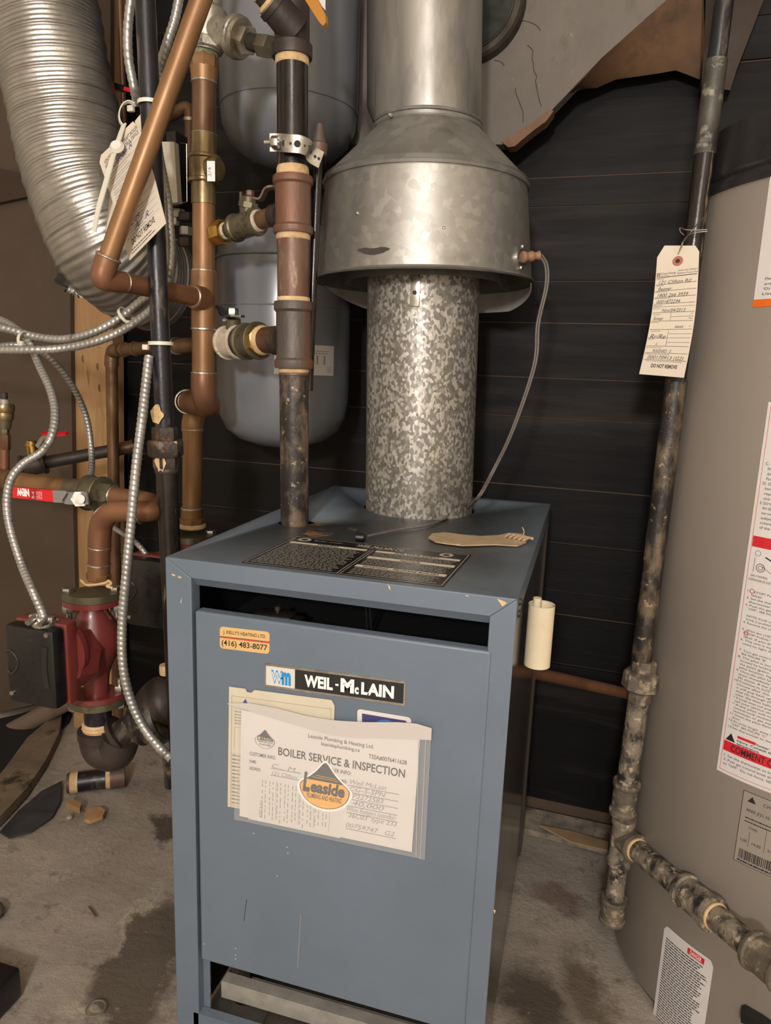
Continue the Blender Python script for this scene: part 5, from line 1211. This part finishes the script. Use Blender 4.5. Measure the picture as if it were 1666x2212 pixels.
# ------------------------------------------------------------------ right gas pipe
def gas_right():
    Y = .33; f = L2((1562, 20, Y), (1383, 1450, Y)); T = thing('right_gas_pipe', 'long black gas pipe with chalky fittings in front of the water heater', 'pipe', P(1330, 1960, .30))
    seg(T, 'pipe', 'iron', f(-600), f(140), 44); seg(T, 'pipe', 'gas_grey', f(130), f(335), 46, w1=46); seg(T, 'pipe', 'iron_scr', f(330), f(820), 43)
    seg(T, 'pipe', 'iron_dusty', f(815), f(1432), 46)
    g = L2((1390, 1440, Y), (1345, 1760, Y)); 
    seg(T, 'union_top', 'galv_fit', g(1425), g(1452), 54, 'oct'); MB().lathe(g(1450), g(1490), [(0, .020), (.1, .0255), (.85, .0265), (1, .021)], 8).build('union_nut', 'galv_fit', T)
    seg(T, 'union_base', 'galv_fit', g(1488), g(1515), 50, 'oct')
    seg(T, 'pipe', 'galv_gray', g(1512), g(1700), 44); seg(T, 'coupling', 'galv_fit', g(1688), g(1758), 52, 'coup')
    h = L2((1350, 1760, Y), (1322, 1985, Y)); seg(T, 'nipple', 'galv_fit', h(1754), h(1772), 38); 
    seg(T, 'tee', 'galv_gray', h(1766), h(1866), 46, 'coup'); seg(T, 'drip_leg', 'galv_gray', h(1862), h(1945), 38); seg(T, 'end_cap', 'galv_fit', h(1938), h(1988), 50, 'coup')
    k = LX((1352, 1815, Y-.002), (1640, 2060, .115)); R = .0165
    def s2(nm, m, x0, x1, r, kind='cyl'):
        a, b = k(x0), k(x1); mb = MB()
        if kind == 'cyl': mb.cyl(a, b, r)
        elif kind == 'coup': mb.coup(a, b, r)
        else: mb.lathe(a, b, [(0, r*.9), (.3, r), (.7, r), (1, r*.9)], 28)
        mb.build(nm, m, T)
    s2('tee_outlet', 'galv_fit', 1345, 1376, .0195, 'coup'); s2('thread_ring', 'tape', 1374, 1380, .0175, 'ring')
    s2('pipe', 'galv_gray', 1376, 1480, .0160); s2('coupling', 'galv_gray', 1476, 1545, .0205, 'coup'); s2('thread_ring', 'tape', 1543, 1549, .018, 'ring')
    s2('pipe', 'galv_gray', 1545, 1640, .0160); s2('coupling', 'galv_fit', 1628, 1700, .0215, 'coup')
gas_right()
# copper pipe from the boiler side
a = PX(1158, 1454, BW); b = P(1372, 1502, .40)
T = thing('gas_copper_tube', 'copper tube running from the boiler side to the right gas pipe', 'pipe', a); MB().cyl(a+V((.0005, 0, 0)), b, rad(27, a), rad(23, b)).build('tube', 'copper_red', T)
# rolled cream tube clipped on the boiler side
def roll():
    x = BW+.0175; p0 = PX(1160, 1436, x); p1 = P(1164, 1304, p0.y); r = .0150; T = thing('rolled_sleeve', 'cream rolled plastic sleeve hanging on the right side of the boiler', 'rolled sleeve', (x, p0.y, p0.z))
    c0 = V((x, p0.y, p0.z)); L = p1.z-p0.z; rs = []; n = 60
    def spi(t): rr = r-.0052*max(0, t-.8)*2.2; a = t*2*math.pi*1.45-1.2; return V((rr*math.cos(a), rr*math.sin(a), 0))
    mb = MB(); 
    for i in range(n+1):
        q0 = spi(i/n); nn = q0.normalized()*.0007; rs.append([c0+q0, c0+q0+nn, c0+q0+nn+V((0, 0, L)), c0+q0+V((0, 0, L))])
    mb.rings(rs).build('roll', 'cream', T)
    MB().lathe(c0+V((-.006, .004, L-.02)), c0+V((-.006, .004, L+.006)), [(0, .005), (1, .005)], 16).build('inner_curl', 'cream', T)
roll()
# ------------------------------------------------------------------ water heater
def heater():
    c = V((.812, .42, .0)); R = .25; T = thing('water_heater', 'taupe enamel water heater tank at the right edge', 'water heater', c)
    zt = .68+.46
    a, z = cylhit(1546, 374, c, R); zt = cylhit(1600, 358, c, R)[1]
    MB().lathe(c+V((0, 0, .012)), V((c.x, c.y, zt)), [(0, R-.004), (.006, R), (.994, R), (1, R-.003)], 128).build('tank_shell', 'heater', T)
    MB().lathe(V((c.x, c.y, zt-.022)), V((c.x, c.y, zt+.055)), [(0, R+.0005), (0, R+.003), (.10, R+.0035), (.18, R+.001), (.22, R+.0035), (.27, R+.004), (.95, R+.002), (1, R-.004), (1, .02)], 128).build('top_cap', 'heatertop', T)
    MB().lathe(c, c+V((0, 0, .014)), [(0, R-.012), (1, R-.012)], 96).build('base_ring', 'heatertop', T)
    I = 'ink'
    # brand label upper right: white with orange bar
    a0, z0 = cylhit(1627, 664, c, R); z1 = cylhit(1668, 440, c, R)[1]; k = Decal(cylfn(c, R, a0, z0)); k.h = .0005
    w = .12; h = z1-z0+.05; k.rect(0, 0, w, h, 'paper', 8).up(); k.rect(-.0006, 0, w, .0085, mat('orange_band', '#d8640f', rough=.45), 8); k.up()
    for i, t in enumerate(('Please ensure that all conditions', 'are connected in accordance to', '*Direct Energy and the lightning bolt', 'Use of such trademarks')): k.text(t, .011 if i < 2 else .010, .0295-i*.0055, .0028, I, .085, shear=.15)
    k.build('service_label', T)['label'] = 'white label with orange base stripe'
    # lighting instructions label
    a0, z0 = cylhit(1549, 1662, c, R); z1 = cylhit(1661, 925, c, R)[1]; fn = cylfn(c, R, a0, z0); k = Decal(fn); k.h = .0005; w, h = .16, z1-z0+.03
    k.rect(0, 0, w, h, 'paper', 12); k.up(); rd = mat('label_red', '#c3202c', rough=.5); H_ = h
    def vz(x, y): aa, zz = cylhit(x, y, c, R); return (aa-a0)*R, zz-z0
    # thin red border
    k.rect(.0035, .004, .0040, h, rd).rect(.0035, .004, w, .0045, rd, 12)
    u, v1 = vz(1632, 1157); u, v0 = vz(1628, 1180); k.rect(.0045, v0, w, v1, rd, 12)
    u, v1b = vz(1566, 1597); u, v0b = vz(1563, 1618); k.rect(.0045, v0b, w, v1b, rd, 12); k.up()
    k.text('COMMENT COUPER', .014, v0b+.0025, .0085, I, .075, bold=.01).text('TO TURN OFF', .060, v1b-.0075, .0065, I, .05, bold=.01)
    L = ['1.   STOP! Follow the safety info', '     label.', '2. Set the thermostat to lowest', '   thermostat dial fully', '3. Push the gas control knob', '   "OFF". SEE FIGURE "A"', '', '   NOTE: Knob cannot be turned', '   knob is pushed down', '4. Remove the outer burner door', '', '5. Wait ten (10) minutes to clear', '   STOP! Follow "B" in the safety', '   label. If you don\'t smell gas', '6. This unit is equipped with', '   used to light the pilot.', '', '7. Turn gas control knob to', '   SEE FIGURE "B"', '8. The pilot is located on the', '   located by looking through', '   the piezo ignitor button with', '   pilot location. Figure "D"', '9. Once the pilot has been found', '   down. Immediately press the', '   (5) times. If the pilot will not', '10.Continue to hold the gas control', '   minute after the pilot is lit.', '   it will pop back up. Pilot should', '   step (3) through (9). It may take', '   clear the lines before the pilot', ' * If knob does not pop up when', '   call your service technician', ' * If the pilot will not stay lit', '   control knob clockwise to', '   technician or gas supplier. SEE', '11.Once the pilot flame is', '   door.', '12.At arms length away turn gas', '   "ON". SEE FIGURE "C"', '13.Set thermostat to desired setting']
    vt = v0-.052; n = len(L); dv = (vt-(v1b+.018))/n
    for i, t in enumerate(L):
        if t.strip():
            ind = len(t)-len(t.lstrip()); k.text(t.strip(), .007+ind*.0011, vt-i*dv-dv*.8, dv*.55, I, .0021*len(t.strip()))
    for i in (0, 12): k.ring(.0125, vt-i*dv-dv*.5, .0022, .0030, rd)
    # control drawing
    k.ring(.018, v0-.024, .0045, .0052, I).ring(.018, v0-.024, .0022, .0028, I).rect(.010, v0-.013, .0105, v0-.030, I).line((.022, v0-.010), (.036, v0-.016), .0016, I).ring(.013, v0-.007, .003, .0034, I).text('GAS CONTROL', .008, v0-.036, .0026, I, .020).text('COMMANDE DE GAZ', .006, v0-.041, .0026, I, .026).line((.020, v0-.022), (.034, v0-.030), .0005, I)
    # caution triangle + lines
    k.poly([(.006, v1b+.0015), (.018, v1b+.0015), (.012, v1b+.012)], I).rect(.020, v1b+.009, .042, v1b+.0125, rd); 
    for i, t in enumerate(('hotter water increases the risk', 'injury. Consult the instruction', 'temperature.')): k.text(t, .020 if i else .043, v1b+.009-i*.0042, .0028, I, .0023*len(t), bold=.015)
    for i, t in enumerate(('1. Set the thermostat to lowest setting', '2. Push gas control knob down slightly and', '   to "OFF". Do not force. SEE FIGURE')): k.text(t, .007, v0b-.007-i*.0058, .0032, I, .0021*len(t))
    # upper text above band
    U_ = ['C. Use only your hand to push', '   Never use tools. If the knob', '   down or turn by hand', '   Force or attempted repair', 'D. Do not use this appliance', '   Immediately call a qualified', '   replace any part of the', '   unit which has been under', 'E. DO NOT ATTEMPT TO LIGHT', '   AN IGNITION', '   service technician', '   subject to cleaning and', '   coloration', '   of the enclosure']
    for i, t in enumerate(U_): k.text(t.strip(), .007+.0011*(len(t)-len(t.lstrip())), v1+.085-i*.0058, .0032, I, .0021*len(t.strip()))
    k.build('instruction_label', T)['label'] = 'tall white lighting instruction label with red bands'
    # rating plate
    a0, z0 = cylhit(1585, 1856, c, R); z1 = cylhit(1611, 1707, c, R)[1]; k = Decal(cylfn(c, R, a0, z0)); k.h = .0005; w, h = .12, z1-z0
    k.rect(0, 0, w, h, mat('rating_plate_grey', '#8e867a', rough=.5), 8); k.up(); e = .0006
    for r_ in ((0, 0, w, e), (0, h-e, w, h), (0, 0, e, h)): k.rect(*r_, I, 8 if r_[2]-r_[0] > .01 else 1)
    for v in (.27, .38, .48, .58, .68): k.line((0, h*v), (w, h*v), .0004, I)
    k.line((.014, h*.27), (.014, h*.48), .0004, I).line((.032, h*.27), (.032, h*.58), .0004, I)
    k.poly([(.006, h*.87), (.016, h*.87), (.011, h*.95)], I).text('CHAUFFE-EAU', .024, h*.88, .0045, I, .04).text('ANSI Z21.10.1-CSA 4.1', .006, h*.74, .0038, I, .048, bold=.01).text('57000', .012, h*.51, .0034, I, .01)
    k.text('5.00', .004, h*.31, .0038, I, .008).text('14.00', .018, h*.31, .0038, I, .010).text('5.00', .036, h*.31, .0038, I, .008)
    rg = random.Random(3); u = .005
    while u < .075:
        b_ = rg.uniform(.0004, .0014); k.rect(u, h*.07, u+b_, h*.20, I); u += b_+rg.uniform(.0004, .0012)
    k.fine(.006, h*.58, .05, h*.68, 2, I, .3, seed=8).fine(.004, h*.015, .06, h*.06, 1, I, .5, seed=9)
    k.build('rating_plate', T)['label'] = 'grey outlined rating plate with barcode'
    # danger label
    a0, z0 = cylhit(1413, 2180, c, R); a1, z1 = cylhit(1545, 2068, c, R); zt_ = cylhit(1432, 1990, c, R)[1]; w = (a1-a0)*R; k = Decal(cylfn(c, R, a0, zt_-.20)); k.h = .0005
    h = .20; cc_ = .008; pts = []
    n = 20
    for cx, cy, a_ in ((w-cc_, h-cc_, 0), (cc_, h-cc_, 90), (cc_, cc_, 180), (w-cc_, cc_, 270)):
        for i in range(6): an = math.radians(a_+i*18); pts.append((cx+cc_*math.cos(an), cy+cc_*math.sin(an)))
    # strip-wise so it bends
    k.mb.use('paper'); vs = []; fs = []
    for i in range(n+1):
        u = w*i/n; dd = min(u, w-u); ex = cc_-math.sqrt(max(0, cc_**2-(cc_-dd)**2)) if dd < cc_ else 0; vs += [k.fn(u, ex, k.h), k.fn(u, h-ex, k.h)]
    for i in range(n): fs.append((2*i, 2*i+2, 2*i+3, 2*i+1))
    k.mb.add(vs, fs); k.up(); k.rect(w*.52, h-.014, w*.84, h-.005, rd, 4); k.up(); k.text('DANGER', w*.68, h-.0125, .006, 'whiteink', w*.22, align='c', bold=.01)
    k.fine(w*.07, .004, w*.93, h-.016, 44, I, .42, (.04, .12), 12, .25); k.line((.03, h*.45), (w*.97, h*.45), .0004, I)
    k.build('danger_label', T)['label'] = 'rounded white danger label'
    # black bracket handle at the bottom right, bolt
    a_, z_ = cylhit(1640, 2190, c, R); pt = lambda x, y, o: (lambda A: V((c.x+(R+o)*math.cos(A[0]), c.y+(R+o)*math.sin(A[0]), A[1])))(cylhit(x, y, c, R))
    MB().prism([pt(1603, 2170, .002), pt(1612, 2168, .002), pt(1650, 2190, .002), pt(1680, 2212, .002), pt(1680, 2240, .002), pt(1640, 2240, .002), pt(1632, 2196, .002), pt(1604, 2186, .002)], (-.004, -.016, 0)).build('drain_bracket', 'blackplastic', T)
    MB().lathe(pt(1410, 2205, -.002)+V((-.004, 0, 0)), pt(1410, 2205, .006)+V((-.006, -.004, 0)), [(0, .005), (1, .004)], 8).build('bolt', 'zinc', T)
heater()
# ------------------------------------------------------------------ floor debris at the left
def debris():
    z = .004
    o = MB().prism([PZ(-60, 1760, z), PZ(10, 1680, z), PZ(60, 1610, z), PZ(118, 1560, z), PZ(135, 1558, z), PZ(128, 1600, z), PZ(100, 1660, z), PZ(60, 1720, z), PZ(0, 1785, z), PZ(-60, 1840, z)], (0, 0, .02)).build('weathered_board', mat('weathered_board_wood', [(.3, '#54483a'), (.7, '#7c6b54')], 12, rough=.75, bump=.4, bscale=50, spots=[('#2e2419', 10, .56, .08)]))
    tag(o, 'weathered tan board lying on the floor at the left wall', 'board')
    o = MB().prism([PZ(0, 1800, z), PZ(40, 1755, z), PZ(90, 1712, z), PZ(134, 1690, z), PZ(130, 1735, z), PZ(112, 1768, z), PZ(66, 1800, z), PZ(20, 1812, z)], (0, 0, .004)).build('rubber_scrap', mat('dusty_black_rubber', [(.3, '#26282b'), (.7, '#3f4040')], 20, rough=.5, bump=.4, bscale=60))
    tag(o, 'dark dusty rubber scrap in front of the weathered board', 'scrap')
    o = MB().prism([PZ(143, 1745, .012), PZ(148, 1734, .012), PZ(177, 1746, .012), PZ(173, 1758, .012)], (0, 0, .012)).build('wood_block', mat('fresh_pine_chip', '#94764f', rough=.7)); tag(o, 'small square-cut tan wood block beside the wood splinter on the floor', 'wood chip')
    o = MB().prism([PZ(182, 1765, .006), PZ(195, 1752, .006), PZ(218, 1750, .006), PZ(228, 1758, .006), PZ(222, 1770, .006), PZ(195, 1780, .006), PZ(184, 1777, .006)], (0, 0, .008)).build('wood_splinter', 'stud'); tag(o, 'flat broken wood splinter on the concrete below the loose nipple', 'wood chip')
    tag(MB().ball(PZ(150, 1766, .006), .006, 10, .8).build('pebble', mat('pale_stone', '#9c8f7c')), 'tiny pale pebble next to the square wood block', 'stone')
    tag(MB().torus(PZ(207, 2178, .002), (0, 0, 1), .013, .0012, 30, 6).build('wire_loop', mat('dusty_wire', '#6b6255')), 'small dusty wire ring lying near the bottom of the floor', 'wire')
    g = [(PZ(192+5*i, 1958+7*i, .003)) for i in range(4)]; tag(MB().tube(g, .0016, 6, 4).build('twig', mat('twig_brown', '#5a4632')), 'short brown twig on the open concrete floor', 'twig')
    # dusty pipe low on left wall
    f = LX((-60, 1625, .60), (165, 1505, .66)); tag(MB().cyl(f(-60), f(175), .022).build('dusty_wall_pipe', mat('dusty_brown_pipe', [(.3, '#5b4c3d'), (.7, '#6f6050')], 20, rough=.85, bump=.3)), 'dusty brown pipe along the bottom of the brown board', 'pipe')
    tag(MB().prism([PZ(x, y, .001) for x, y in ((-60, 1568), (40, 1545), (120, 1522), (160, 1522), (150, 1560), (120, 1590), (50, 1650), (0, 1705), (-60, 1760))], (0, 0, .003)).build('dark_gap_sheet', flat('dark_gap_black', '#0e0d0e', .9)), 'flat black sheet standing in for the dark gap under the brown board', 'dark gap')  # black sheet added to stand for the dark gap below the board
    # left edge things
    m = MB(); p = PZ(-22, 1985, 0); m.ball(p+V((0, 0, .012)), .022, 16, .6); tag(m.build('rubble_stone', mat('dark_rubble', [(.3, '#4b4238'), (.7, '#6a5f52')], 30, rough=.9, bump=.5)), 'rounded grey stone at the left frame edge on the floor', 'stone')
    b = PZ(8, 2195, 0); T = thing('metal_case', 'black case with a silver edge at the bottom left corner', 'case', b)
    MB().box(b+V((-.07, .01, .024)), (.14, .05, .048), b=.004).build('case_body', 'blackplastic', T); MB().box(b+V((-.071, -.006, .046)), (.136, .012, .008), b=.002).build('silver_edge', 'zinc', T)
debris()
# ------------------------------------------------------------------ lights, camera, render
def lamp(name, loc, power, col, rad_):
    l = bpy.data.lights.new(name, 'POINT'); l.energy = power; l.color = col; l.shadow_soft_size = rad_
    o = bpy.data.objects.new(name, l); o.location = loc; COL.objects.link(o); return o
lamp('basement_bulb', CL+CR*-.27+CD*-.18+CF*-.95, 78, (1, .955, .95), .06)
lamp('fill_lamp', (.7, -1.7, 2.0), 26, (1, .955, .94), .15)  # unseen fill light added, mainly to brighten the floor
wd = bpy.data.worlds.new('W'); S.world = wd; wd.use_nodes = True; wd.node_tree.nodes['Background'].inputs[0].default_value = (.5, .45, .4, 1); wd.node_tree.nodes['Background'].inputs[1].default_value = .05
cd = bpy.data.cameras.new('camera'); co = bpy.data.objects.new('camera', cd); COL.objects.link(co)
co.matrix_world = Matrix(((CR.x, -CD.x, -CF.x, CL.x), (CR.y, -CD.y, -CF.y, CL.y), (CR.z, -CD.z, -CF.z, CL.z), (0, 0, 0, 1)))
cd.sensor_fit = 'HORIZONTAL'; cd.sensor_width = 36; cd.lens = FPX/1666*36; cd.clip_start = .02; S.camera = co
S.view_settings.view_transform = 'Standard'; S.view_settings.look = 'None'; S.view_settings.exposure = 0; S.view_settings.gamma = 1; S.view_settings.use_curve_mapping = False
for o in S.objects:
    if '_o' in o: del o['_o']
